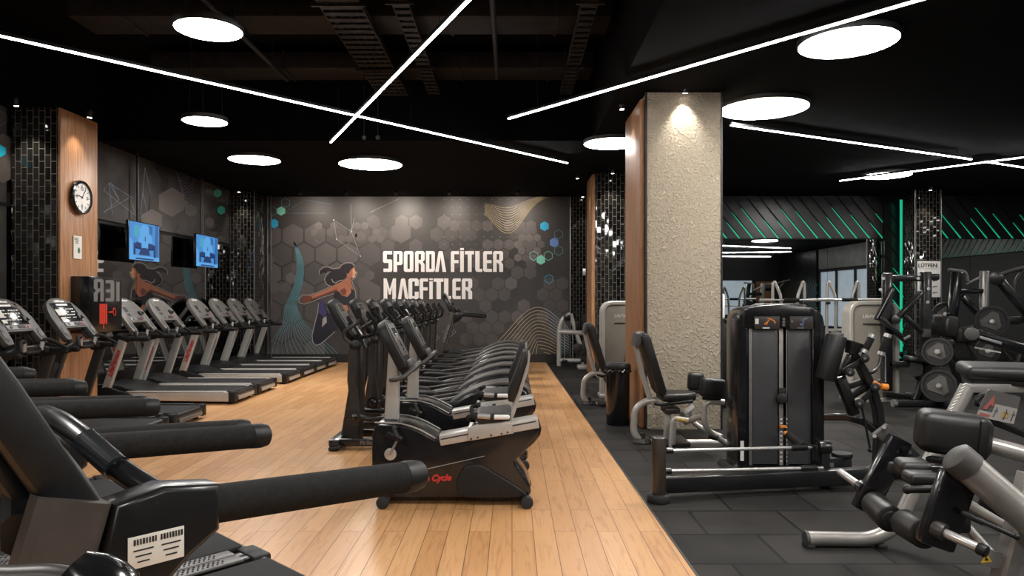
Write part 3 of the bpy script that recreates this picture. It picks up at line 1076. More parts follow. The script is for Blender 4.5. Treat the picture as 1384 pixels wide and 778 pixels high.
a, b_ = lp(767, 220), lp(0, 48)
line_lamp(a, ext(a, b_, .22), 'long thin line light crossing from the left edge toward the mural')
a, b_ = lp(447, 192, 3.70), lp(633, 0, 3.70)
line_lamp(a, ext(a, b_, .35), 'bright thin line light slanting down from the top centre')
a, b_ = lp(687, 160), lp(1240, 0)
line_lamp(a, ext(a, b_, .5), 'thin line light rising to the top right above the stucco column')
a, b_ = lp(975, 167), lp(1313, 215)
line_lamp(ext(b_, a, -.03), b_, 'thin line light starting behind the stucco column to the right')
a, b_ = lp(1331, 218), lp(1384, 226)
line_lamp(a, ext(a, b_, 2.5), 'thin line light at the far right edge continuing the previous line')
a, b_ = lp(1135, 244), lp(1384, 212)
line_lamp(a, ext(a, b_, .8), 'thin line light rising to the right edge below the others')
for i, (p, q, lb) in enumerate((((3.0, -1, 3.72), (7.5, 1.5, 3.72), 'right'), ((-4, -3.5, 3.72), (2, -1.5, 3.72), 'left'), ((7.8, 3, 3.72), (12.5, 1.0, 3.72), 'far right'), ((9.0, -2.5, 3.72), (13.5, -1.5, 3.72), 'back right'), ((10.0, -5.0, 3.72), (14.0, -5.6, 3.72), 'farthest right'))):
    line_lamp(p, q, 'thin line light over the %s rear of the gym, out of the picture' % lb)


def spot(p, target, label, power, ang=60, blend=.6, col=(1, .90, .76), group='small ceiling spotlights', r=.02):
    t = thing('spotlight', label, 'spotlight', p, group=group)
    d = (Vector(target) - Vector(p)).normalized()
    MB().cyl(d * -.07, d * .02, .034, n=16, bev=.004).cyl((0, 0, .0), (0, 0, H - p[2]), .01, n=8).build('spot_body', M['mortar'], t)
    MB().cyl(d * .021, d * .024, .026, n=16).build('lens', M['spotglow'], t)
    ld = bpy.data.lights.new('spot_lamp', 'SPOT')
    ld.energy, ld.spot_size, ld.spot_blend, ld.color, ld.shadow_soft_size = power, math.radians(ang), blend, col, r
    lo = bpy.data.objects.new('spot_lamp', ld)
    C.objects.link(lo)
    lo.parent = t
    lo.location = d * .03
    lo.rotation_euler = d.to_track_quat('-Z', 'Y').to_euler()


spot((1.95, 7.99, 3.82), (1.95, 8.12, 3.2), 'spotlight above the front of the stucco column', 34, 80, .8, (1, .95, .88))
spot((1.33, 8.6, 3.80), (1.46, 8.6, 2.0), 'spotlight above the timber side of the stucco column', 22, 60)
spot((1.85, 13.05, 3.80), (1.85, 13.35, 2.0), 'spotlight above the tiled column behind the stucco one', 40, 70)
spot((1.25, 13.6, 3.80), (1.5, 13.6, 2.2), 'spotlight beside the timber edge of the rear tiled column', 15, 60)
spot((-5.9, 8.45, 3.80), (-5.9, 8.78, 2.0), 'spotlight above the tiled column at the left wall', 40, 70)
spot((-5.35, 9.0, 3.80), (-5.55, 9.05, 2.0), 'spotlight above the timber panel with the clock', 25, 75)
spot((-5.9, 15.35, 3.80), (-5.9, 15.65, 2.0), 'spotlight above the tiled corner column', 25, 70)
spot((8.9, 15.1, 3.80), (9.0, 15.45, 2.0), 'spotlight above the tiled column between the mirrors', 40, 70)
spot((1.6, 16.1, 3.80), (1.65, 16.4, 2.0), 'spotlight above the narrow tiled wall strip', 15, 60)
for px, pw in ((414, 60), (475, 85), (540, 120), (610, 70), (700, 80)):
    x = (px - CX) * 15.85 / F
    spot((x, 15.35, 3.74), (x, 16.4, 3.0), 'small track spotlight above the mural, %s' % {414: 'over the teal plume', 475: 'over the running woman', 540: 'over the start of the slogan', 610: 'over the end of the slogan', 700: 'over the gold waves'}[px], pw, 120, 1.0, (1, .88, .76))

# ------------------------------------------------------------------ services in the open ceiling
def tray(x, w_, y0, y1, z, label):
    t = thing('cable_tray', label, 'cable tray', (x, (y0 + y1) / 2, z))
    L_ = (y1 - y0) / 2
    k = MB().box((-w_ / 2, 0, .03), (.012, 2 * L_, .07)).box((w_ / 2, 0, .03), (.012, 2 * L_, .07))
    n = int(2 * L_ / .16)
    for i in range(n):
        k.box((0, -L_ + (i + .5) * 2 * L_ / n, .0), (w_, .09, .008))
    k.build('tray', M['duct'], t)
    hg = MB()
    for y in (-.85 * L_, -.4 * L_, .12 * L_, .35 * L_, .75 * L_):
        hg.cyl((-w_ / 2 - .02, y, -.01), (-w_ / 2 - .02, y, RH - z), .006, n=6).cyl((w_ / 2 + .02, y, -.01), (w_ / 2 + .02, y, RH - z), .006, n=6)
        hg.box((0, y, -.02), (w_ + .12, .03, .025))
    hg.build_each('hanger', M['duct'], t)
    cb = MB()
    for i in range(4):
        cb.tube([(-w_ * .3 + i * w_ * .2, -L_, .02), (-w_ * .26 + i * w_ * .2, 0, .025), (-w_ * .3 + i * w_ * .2, L_, .02)], .014, n=8)
    cb.build_each('cable', M['black'], t)


tray(-1.72, .42, .3, 10.3, 4.42, 'wide perforated cable tray running into the open ceiling')
tray(-1.12, .16, .3, 10.3, 4.44, 'narrow cable tray beside the wide one in the ceiling')
tray(.78, .16, .3, 10.3, 4.44, 'narrow cable tray at the right side of the open ceiling')
for i, (y, z, hh, lb) in enumerate(((5.35, 4.72, .30, 'nearest'), (8.1, 4.72, .24, 'middle'), (9.9, 4.72, .22, 'farthest'))):
    t = thing('air_duct', '%s dark rectangular air duct crossing the open ceiling' % lb, 'air duct', (-1.9, y, z))
    k = MB().box((0, 0, 0), (6.0, .55, hh), bev=.008)
    k.build('duct', M['duct'], t)
    fl = MB()
    for j in range(-2, 3):
        fl.box((j * 1.2, 0, 0), (.03, .58, hh + .03))
    fl.build_each('flange', M['duct'], t)
for i, (x, y, lb) in enumerate(((-3.1, 7.2, 'left'), (-.2, 7.1, 'middle'), (.2, 3.0, 'front'))):
    k = MB().cyl((x, y - 2.2, 4.50), (x, y + 2.6, 4.50), .03, n=10)
    for dy in (-1.2, .2, 2.0):
        k.cyl((x, y + dy, 4.5), (x, y + dy, RH), .006, n=6)
    tag(k.build('ceiling_pipe', M['duct']), '%s thin dark pipe under the open ceiling' % lb, 'pipe')
for i, (x, y) in enumerate(((-2.05, 9.85), (-1.86, 9.85))):
    t = thing('ceiling_fitting', '%s of two small round fittings hanging near the line light crossing' % ('left', 'right')[i], 'ceiling fitting', (x, y, 3.72))
    MB().sph((0, 0, 0), .032, n=12).build('ball', M['greyplastic'], t)
    MB().cyl((0, 0, .02), (0, 0, RH - 3.72), .006, n=6).build('stem', M['duct'], t)

# ------------------------------------------------------------------ televisions, clock, notices
tvm = [mat('tv_sky', (.01, .01, .01), .2, emit=(.055, .25, .60), es=1.0), mat('tv_pale', (.01, .01, .01), .2, emit=(.10, .36, .74), es=1.0),
       mat('tv_navy', (.01, .01, .01), .2, emit=(.008, .035, .14), es=1.0), mat('tv_mid', (.01, .01, .01), .2, emit=(.025, .13, .36), es=1.0), mat('tv_teal', (.01, .01, .01), .2, emit=(.06, .33, .50), es=1.0)]
def tv(y0, y1, label):
    z0, z1 = 2.085, 2.715
    t = thing('television', label, 'television', (-5.95, (y0 + y1) / 2, z0), group='televisions above the treadmills')
    w_, h_ = y1 - y0, z1 - z0
    MB().box((-.03, 0, h_ / 2), (.05, w_, h_), bev=.008).build('casing', M['gloss'], t)
    g = MB()
    fn = lambda d: (lambda u, v: Vector((d, (u - .5) * (w_ - .03), .015 + v * (h_ - .03))))
    A = fn(-.0035)
    g.poly(A, [(0, 0), (1, 0), (1, 1), (0, 1)], mi=0)
    B = fn(-.0025)
    g.poly(B, smooth2([(.28, .32), (.30, .75), (.42, .97), (.60, .97), (.72, .7), (.78, .4), (.55, .3)], 2), mi=1)
    g.poly(B, [(0, 0), (1, 0), (1, .12), (0, .12)], mi=1)
    g.poly(B, [(0, .0), (.12, 0), (.10, .5), (0, .6)], mi=1)
    g.poly(B, [(.83, .1), (.97, .12), (.97, 1), (.86, 1)], mi=3)
    g.poly(B, [(.14, .62), (.34, .6), (.34, .9), (.16, .92)], mi=4)
    g.poly(B, [(.64, .72), (.76, .72), (.76, .96), (.64, .96)], mi=3)
    D = fn(-.0015)
    for x0, x1, sgn in ((.2, .4, 1), (.6, .8, -1)):
        g.poly(D, [(x0, .30), (x1, .30), (x1 - .02, .46), (x0 + .02, .48)], mi=2)
    g.poly(D, [(.13, .14), (.2, .14), (.2, .30), (.36, .28), (.64, .28), (.8, .30), (.8, .1), (.87, .1), (.86, .44), (.78, .44), (.76, .33), (.6, .32), (.55, .34), (.45, .34), (.4, .32), (.22, .33), (.2, .46), (.14, .44)], mi=2)
    g.poly(D, [(.3, .14), (.68, .14), (.64, .28), (.36, .28)], mi=2)
    g.poly(D, [(.495, .52), (.525, .52), (.522, .64), (.51, .66), (.498, .62)], mi=2)
    g.poly(D, [(.2, .02), (.8, .02), (.8, .06), (.2, .06)], mi=2)
    g.build('screen', tvm, t)
    MB().box((-.10, 0, h_ * .55), (.10, .3, .25), bev=.01).cyl((-.12, 0, h_ * .6), (-.12, 0, H - z0), .022, n=12).build('ceiling_mount', M['mortar'], t)


tv(11.03, 12.0, 'lit television hung before the left mirror, nearest the clock')
tv(13.38, 14.39, 'lit television hung before the left mirror, farther from the clock')

ck = thing('wall_clock', 'round black wall clock with white dial on the timber panel', 'clock', (-5.53, 9.09, 2.78), PI / 2)
MB().lathe((0, 0, 0), [(0, 0), (.215, 0), (.22, .012), (.212, .04), (.195, .05), (.18, .044), (.178, .028)], (0, -1, 0), 48).build('rim', M['gloss'], ck)
MB().lathe((0, 0, 0), [(0, .027), (.178, .027), (.178, .02), (0, .02)], (0, -1, 0), 48).build('dial', M['white'], ck)
num = MB()
for k in range(12):
    a = k * PI / 6
    num.box((.145 * math.sin(a), -.0285, .145 * math.cos(a)), (.010, .002, .028), (0, -a * -1, 0))
num.build_each('hour_mark', M['ink'], ck)
for k, s in ((12, '12'), (3, '3'), (6, '6'), (9, '9')):
    a = k * PI / 6
    text('dial_number', s, .06, frame((.108 * math.sin(a), -.029, .108 * math.cos(a)), (1, 0, 0), (0, 0, 1)), M['ink'], ck, bold=.002)
hd = MB()
for L_, a, w_ in ((.09, math.radians(-78), .014), (.13, math.radians(35), .010)):
    d = Vector((math.sin(a), 0, math.cos(a)))
    hd.bar(d * -.02 + Vector((0, -.032, 0)), d * L_ + Vector((0, -.032, 0)), .002, w_, up=d.cross(Vector((0, 1, 0))), bev=0)
hd.cyl((0, -.03, 0), (0, -.036, 0), .012, n=12)
hd.build('hands', M['ink'], ck)

nt = thing('notice_sheet', 'white printed notice sheet on the timber panel under the clock', 'notice', (-5.545, 9.06, 2.14), PI / 2)
MB().box((0, -.004, .0), (.17, .006, .29)).build('sheet', M['paper'], nt)
k = MB()
for i in range(4):
    k.box((-.03 + .004 * i, -.008, .115 - i * .02), (.09 - .01 * i, .0012, .009))
k.build('printed_lines', M['ink'], nt)
k = MB()
fnn = lambda u, v: Vector((u, -.0085, v))
k.poly(fnn, smooth2([(-.01, -.02), (.03, .01), (.05, -.03), (.045, -.07), (.0, -.08)], 2), mi=0)
k.poly(lambda u, v: Vector((u, -.0095, v)), smooth2([(.01, -.03), (.03, -.02), (.03, -.05), (.01, -.05)], 1), mi=1)
k.build('printed_picture', [mat('notice_green', (.08, .20, .12), .6), M['ink']], nt)

hc = thing('fire_hose_cabinet', 'glossy black fire hose cabinet with red reel symbol below the notice', 'cabinet', (-5.43, 9.30, 1.05), PI / 2)
MB().box((0, .0, .36), (.74, .24, .72), bev=.006).build('cabinet_body', M['gloss'], hc)
MB().box((0, -.124, .36), (.70, .012, .69), bev=.003).build('door', M['gloss'], hc)
k = MB()
fnn = lambda u, v: Vector((u, -.1312, v))
def mirrored(ch, x0, x1, z0, z1):
    shp = GL[ch]
    f = lambda u, v: fnn(x0 + (x1 - x0) * (1 - u), z0 + (z1 - z0) * v)
    k.poly(f, shp[0], shp[1:])
mirrored('R', -.30, -.08, .40, .69)
mirrored('E', -.04, .16, .40, .68)
mirrored('I', .21, .29, .40, .66)
k.build('lettering', mat('slogan_reflection_grey', (.16, .155, .15), .4), hc, label='large grey reversed letters painted as a slogan reflection')  # slogan's reflection in the glossy door, painted as flat letters
k = MB()
for i in range(4):
    k.box((-.16 + i * .045, -.133, .24), (.036, .003, .26))
k.box((-.09, -.133, .08), (.02, .003, .06))
k.bar((.03, -.133, .26), (.12, -.133, .26), .003, .018, bev=0)
k.tube([Vector((.16 + .03 * math.cos(a), -.134, .26 + .05 * math.sin(a))) for a in [2 * PI * i / 16 for i in range(16)]], .006, n=6, closed=True)
k.build('reel_symbol', mat('symbol_red', (.55, .04, .02), .45), hc, label='red hose reel symbol')

# sign on the far tiled column, LÜTFEN
sg = thing('notice_board', 'white notice board headed LÜTFEN on the far tiled column', 'sign', (9.03, 15.385, 1.53))
MB().box((0, 0, .37), (.50, .016, .78), bev=.003).build('board', M['white'], sg)
text('heading', 'LÜTFEN:', .115, frame((-.02, -.0085, .66), (1, 0, 0), (0, 0, 1)), M['ink'], sg, bold=.004)
k = MB()
k.box((-.02, -.009, .595), (.40, .001, .006))
for i in range(4):
    k.box((-.06 + .02 * (i % 2), -.009, .50 - i * .13), (.22, .001, .010))
    k.box((.13, -.009, .47 - i * .13), (.10, .001, .018))
    k.box((-.02, -.009, .455 - i * .13), (.30, .001, .007))
k.build('printed_lines', M['ink'], sg)
# ================================================================== treadmills
def console_face(Mx, hw, h, face, parent, main=True, detail=True):
    """tilted console: slab with two speaker legs, display, keys, phone cradle, logo"""
    out = [(-hw, -.02), (-hw, h * .50), (-hw * .93, h * .66), (-hw * .74, h * .86), (-hw * .40, h * .97), (0, h), (hw * .40, h * .97), (hw * .74, h * .86), (hw * .93, h * .66), (hw, h * .50), (hw, -.02),
           (hw * .93, -.05), (hw * .70, -.05), (hw * .62, .0), (hw * .58, h * .20), (-hw * .58, h * .20), (-hw * .62, .0), (-hw * .70, -.05), (-hw * .93, -.05)]
    c = MB().prism(out, -.062, 0, 'z', .010, 2).xf(Mx).build('console', face, parent)
    MB().prism([(a * .80, .03 + b_ * .86) for a, b_ in out], -.085, -.06, 'z', .010).xf(Mx).build('back_shell', M['plastic'], c)
    k = MB().box((0, h * .60, .002), (hw * 1.22, h * .50, .006), bev=.002)
    k.xf(Mx).build('display_panel', M['consolegrey'] if main else M['screen'], c)
    k = MB()
    for r in range(4):
        for q in range(7):
            if (r * 7 + q) % 5 != 3:
                k.box((hw * (-.28 + q * .12), h * (.46 + r * .075), .006), (hw * .075, h * .022, .003))
    k.box((0, h * .80, .006), (hw * .62, h * .045, .003))
    k.xf(Mx).build('keypad', M['white' if not main else 'deckgrey'], c)
    k = MB().box((-hw * .42, h * .60, .006), (hw * .26, h * .16, .003)).box((-hw * .44, h * .43, .006), (hw * .2, h * .08, .003))
    k.xf(Mx).build('readout_window', M['ink'] if main else M['paper'], c)
    k = MB().box((0, h * .29, .004), (hw * 1.1, h * .11, .008), bev=.004)
    k.xf(Mx).build('cup_strip', M['deckgrey'], c)
    k = MB().box((hw * .12, h * .29, .009), (hw * .36, h * .075, .004), bev=.004).cyl((-hw * .36, h * .29, .004), (-hw * .36, h * .29, .012), .016, n=14)
    k.xf(Mx).build('tray_recess', M['ink'], c)
    k = MB().cyl((hw * .42, h * .29, .008), (hw * .42, h * .29, .016), .013, n=14)
    k.xf(Mx).build('stop_button', M['red'], c)
    k = MB().box((hw * .46, h * .46, .016), (hw * .2, h * .13, .03), bev=.012, seg=3).cyl((hw * .56, h * .44, .01), (hw * .56, h * .44, .045), .02, n=12)
    k.xf(Mx).build('phone_cradle', M['plastic'], c)
    for s in (-1, 1):
        k = MB()
        k.lathe((0, 0, 0), [(0, .006), (.034, .006), (.040, 0)], n=24)
        k.xf(Mx @ Matrix.Translation((s * hw * .82, h * .12, 0)) @ Matrix.Diagonal((1, 1.9, 1, 1)))
        k.build('speaker', M['greyplastic'], c)
    text('logo_lettering', 'LifeFitness', .045, Mx @ Matrix.Translation((0, h * .90, .002)), M['white'], c, shear=.25, bold=.002)
    return c


def make_treadmill(style, label, loc, rz=0.0, group=None):
    near = style == 'near'
    if near:
        hh, tip, cb, ct, sep, hw, xe, x0 = 1.11, 1.0, (.37, 1.16), (.13, 1.60), .335, .36, 1.84, -.30
    elif style == 'black':
        hh, tip, cb, ct, sep, hw, xe, x0 = .92, .46, (.27, 1.06), (-.05, 1.5), .37, .395, 1.55, -.12
    else:
        hh, tip, cb, ct, sep, hw, xe, x0 = .92, .64, (.37, 1.06), (.03, 1.5), .38, .395, 1.85, -.30
    body = M['silver'] if style == 'silver' else M['char']
    t = thing('treadmill', label, 'treadmill', loc, rz, group)
    # deck with its side rails
    MB().box(((x0 + xe) / 2 + .03, 0, .105), (xe - x0 - .1, 2 * hw - .16, .09)).build('deck', M['plastic'], t)
    MB().box(((.25 + xe - .03) / 2, 0, .168), (xe - .30, 2 * hw - .19, .028), bev=.010).build('belt', M['belt'], t)
    for s in (-1, 1):
        r = MB().prism([(.02, .07), (xe - .05, .045), (xe - .05, .175), (.02, .165)], s * hw - .035, s * hw + .035, 'y', .012)
        rail = r.build('side_rail', body if style == 'silver' else M['black'], t)
        fr_ = MB().box((.30 + (xe - .42) / 2, s * (hw - .018), .182), (xe - .46, .085, .016), bev=.006)
        rw = fr_.build('foot_rail', M['silver'] if style == 'silver' else M['deckgrey'] if near else M['char'], rail)
        if near:
            bp = MB()
            n = 46
            for i in range(n):
                for j in (-.022, .0, .022):
                    x = .5 + (xe - .72) * (i + (.5 if j == 0 else 0)) / n
                    bp.cyl((x, s * (hw - .018) + j, .188), (x, s * (hw - .018) + j, .194), .0075, .004, n=8)
            bp.build('studded_grip', M['black'], rail)
        ec = MB().box((xe - .045, s * (hw - .015), .112), (.10, .105, .145), bev=.014)
        ec.build('end_cap', M['plastic'], t)
    MB().cyl((xe - .045, -hw + .05, .13), (xe - .045, hw - .05, .13), .045, n=18).build('rear_roller', M['black'], t)
    MB().box((xe + .004, 0, .085), (.02, 2 * hw - .2, .05), bev=.004).build('rear_guard', M['silver'] if style == 'silver' else M['deckgrey'], t)
    ft = MB()
    for s in (-1, 1):
        ft.cyl((xe - .1, s * (hw - .05), .0), (xe - .1, s * (hw - .05), .06), .035, n=14).cyl((.0, s * (hw - .08), 0), (.0, s * (hw - .08), .08), .035, n=14)
    ft.build_each('levelling_foot', M['rubberfoot'], t)
    prof = [(x0, .05), (x0 - .01, .16), (x0 + .06, .24), (x0 + .2, .285), (.18, .27), (.32, .22), (.46, .185), (.46, .12), (.3, .05)]
    MB().prism(smooth2(prof, 2), -hw + .04, hw - .04, 'y', .02).build('motor_hood', M['plastic'], t)
    # uprights with foot flares
    ux, uz = (.315, 1.20) if near else (.27, hh - .02)
    for s in (-1, 1):
        a, b_ = Vector((0, s * hw, .10)), Vector((ux, s * (sep + .005), uz))
        u = MB().tube([a, b_], 1, flat=(.062, .10 if near else .115), up=(1, 0, 0)).build('upright', M['post'] if near else body, t)
        f = MB().prism(smooth2([(-.16, .12), (-.06, .22), (.06, .26), (.20, .20), (.44, .15), (.44, .11), (-.1, .09)], 2), s * (hw + .0) - .042, s * (hw + .0) + .042, 'y', .015)
        f.build('foot_flare', M['plastic'], u)
        if s < 0:
            d = (b_ - a).normalized()
            text('side_lettering', 'LifeFitness', .092, frame(a.lerp(b_, .60) + Vector((0, -.0335, 0)), d, (-d.z, 0, d.x)), M['red'] if style == 'silver' else M['deckgrey'], u, shear=.25, bold=.003)
    # console
    cb3, ct3 = Vector((cb[0], 0, cb[1])), Vector((ct[0], 0, ct[1]))
    u = (ct3 - cb3).normalized()
    h = (ct3 - cb3).length
    Mx = frame(cb3, (0, 1, 0), u)
    console_face(Mx, sep + (.01 if near else -.04), h, M['plastic'] if near else (M['consolegrey'] if style == 'silver' else M['greyplastic']), t, main=style == 'silver')
    cs = MB().tube([(ux - .03, -sep + .03, uz + .01), (ux + .0, -sep * .5, uz + .06), (ux + .0, sep * .5, uz + .06), (ux - .03, sep - .03, uz + .01)], 1, flat=(.10, .07), up=(0, 0, 1))
    cs.xf(Matrix.Translation((0, 0, -.06 if near else 0))).build('console_support', M['plastic'], t)
    # handlebars
    xs = .52 if near else -.06
    zs = 1.145 if near else hh + .005
    for s in (-1, 1):
        hb = MB().cyl((xs, s * sep, zs), (tip - .05, s * sep, hh + (.0025 if near else 0)), .033, n=24).build('handlebar', M['foam'], t)
        MB().lathe((tip - .055, s * sep, hh + (.0027 if near else 0)), [(.0, 0), (.0335, 0), (.0345, .012), (.034, .03), (.030, .048), (.018, .056), (0, .058)], (1, 0, -.06 if near else 0), 24).build('end_cap', M['plastic'], hb)
        if near:
            br = MB().prism([(.53, 1.184), (.53, 1.108), (.48, 1.075), (.42, 1.02), (.37, .97), (.335, .98), (.345, 1.10), (.365, 1.185), (.44, 1.198)], s * sep - .034, s * sep + .034, 'y', .010, 3)
        else:
            xs = .20
            br = MB().prism([(xs + .26, hh + .0), (xs + .12, hh - .05), (xs - .02, hh - .07), (xs - .08, hh - .02), (xs - .05, hh + .06), (xs + .06, hh + .04)], s * sep - .03, s * sep + .03, 'y', .008)
        br.build('handle_bracket', M['plastic'] if not near else M['black'], t)
    zg = hh + (.10 if near else .0)
    if near:
        gp = [(.48, -sep + .02, 1.15), (.415, -sep + .09, 1.205), (.375, -.09, 1.275), (.375, .09, 1.275), (.415, sep - .09, 1.205), (.48, sep - .02, 1.15)]
    else:
        xs = .20
        gp = [(xs + .26, -sep + .0, hh + .02), (xs + .16, -sep + .12, hh + .12), (xs + .14, -sep + .22, hh + .14), (xs + .12, -sep + .24, hh + .0), (xs + .12, sep - .24, hh + .0), (xs + .14, sep - .22, hh + .14), (xs + .16, sep - .12, hh + .12), (xs + .26, sep, hh + .02)]
    gb = MB().tube(gp, .020, n=12, fil=.09).build('grab_bar', M['foam'] if not near else M['black'], t)
    sn = MB()
    if near:
        sn.tube([(.412, -.235, 1.211), (.390, -.15, 1.250)], .0225, n=12).tube([(.412, .235, 1.211), (.390, .15, 1.250)], .0225, n=12)
    else:
        for s in (-1, 1):
            sn.tube([(xs + .136, s * (sep - .225), hh + .11), (xs + .124, s * (sep - .238), hh + .02)], .0225, n=12)
    sn.build_each('pulse_sensor', M['screen'] if near else M['chrome'], gb)
    return t


OXS = -5.72
s0 = make_treadmill('silver', 'silver treadmill just past the timber panel, first of the silver row', (OXS, 10.34, 0), group='silver treadmills along the left wall')
for y, lb in ((11.27, 'second silver treadmill from the timber panel along the mirror'), (12.64, 'third silver treadmill from the timber panel, after a gap in the row'), (13.54, 'fourth silver treadmill from the timber panel along the mirror'),
              (14.41, 'fifth silver treadmill from the timber panel, next to the last'), (15.31, 'last silver treadmill of the row, closest to the mural wall')):
    dup(s0, (OXS, y, 0), lb)
bl = make_treadmill('black', 'dark framed treadmill in front of the timber panel with the clock', (-5.36, 8.42, 0), group='dark treadmills by the tiled column')
dup(bl, (-5.36, 7.46, 0), 'dark framed treadmill at the left edge, before the black tiled column')

ang = math.atan2(.737, .676)
n0 = make_treadmill('near', 'nearest dark treadmill at the lower left, barcode sticker on its handle bracket', (-1.122, 1.060, 0), ang, 'angled dark treadmills in the left foreground')
for k, lb in ((1, 'second dark treadmill from the camera in the angled foreground row'), (2, 'third dark treadmill from the camera in the angled foreground row'), (3, 'fourth dark treadmill from the camera in the angled foreground row'),
              (4, 'fifth dark treadmill from the camera in the angled foreground row'), (5, 'sixth and farthest dark treadmill of the angled foreground row')):
    dup(n0, (-1.122 - .575 * k, 1.060 + .527 * k, 0), lb)
k = MB().box((.425, -.335 - .0355, 1.105), (.085, .002, .05), bev=.0006)
st = k.build('barcode_sticker', M['paper'], n0)
k = MB()
for i in range(16):
    k.box((.392 + i * .0045 + (i > 7) * .004, -.3720, 1.121), (.0022 if i % 3 else .003, .0008, .009))
for r in range(3):
    for q in range(2):
        k.box((.405 + q * .042, -.3720, 1.108 - r * .009), (.030 - .006 * r, .0006, .0022))
k.build('barcode_print', M['ink'], st)

tb = make_treadmill('near', 'dark treadmill standing before the mural behind the cross trainers', (-1.55, 15.05, 0))

# control lever of a machine standing left of the camera
t = thing('machine_lever', 'grey curved lever with a glossy black knob at the lower left corner', 'machine lever', (-1.115, .80, -.03))
MB().tube([(0, 0, .05), (0, 0, 1.17), (.2, 0, 1.235), (.42, 0, 1.222), (.54, 0, 1.214), (.61, 0, 1.218), (.665, -.003, 1.195)], .0135, n=14, fil=.08).build('lever_arm', M['char'], t)
MB().lathe((.645, -.004, 1.213), [(0, -.03), (.020, -.026), (.030, -.008), (.035, .012), (.035, .03), (.029, .042), (.026, .044), (.024, .054), (.014, .06), (0, .062)], (.75, .0, -.65), 28).build('knob', M['gloss'], t)
MB().cyl((0, 0, .03), (0, 0, .06), .12, n=24, bev=.008).build('floor_plate', M['black'], t)

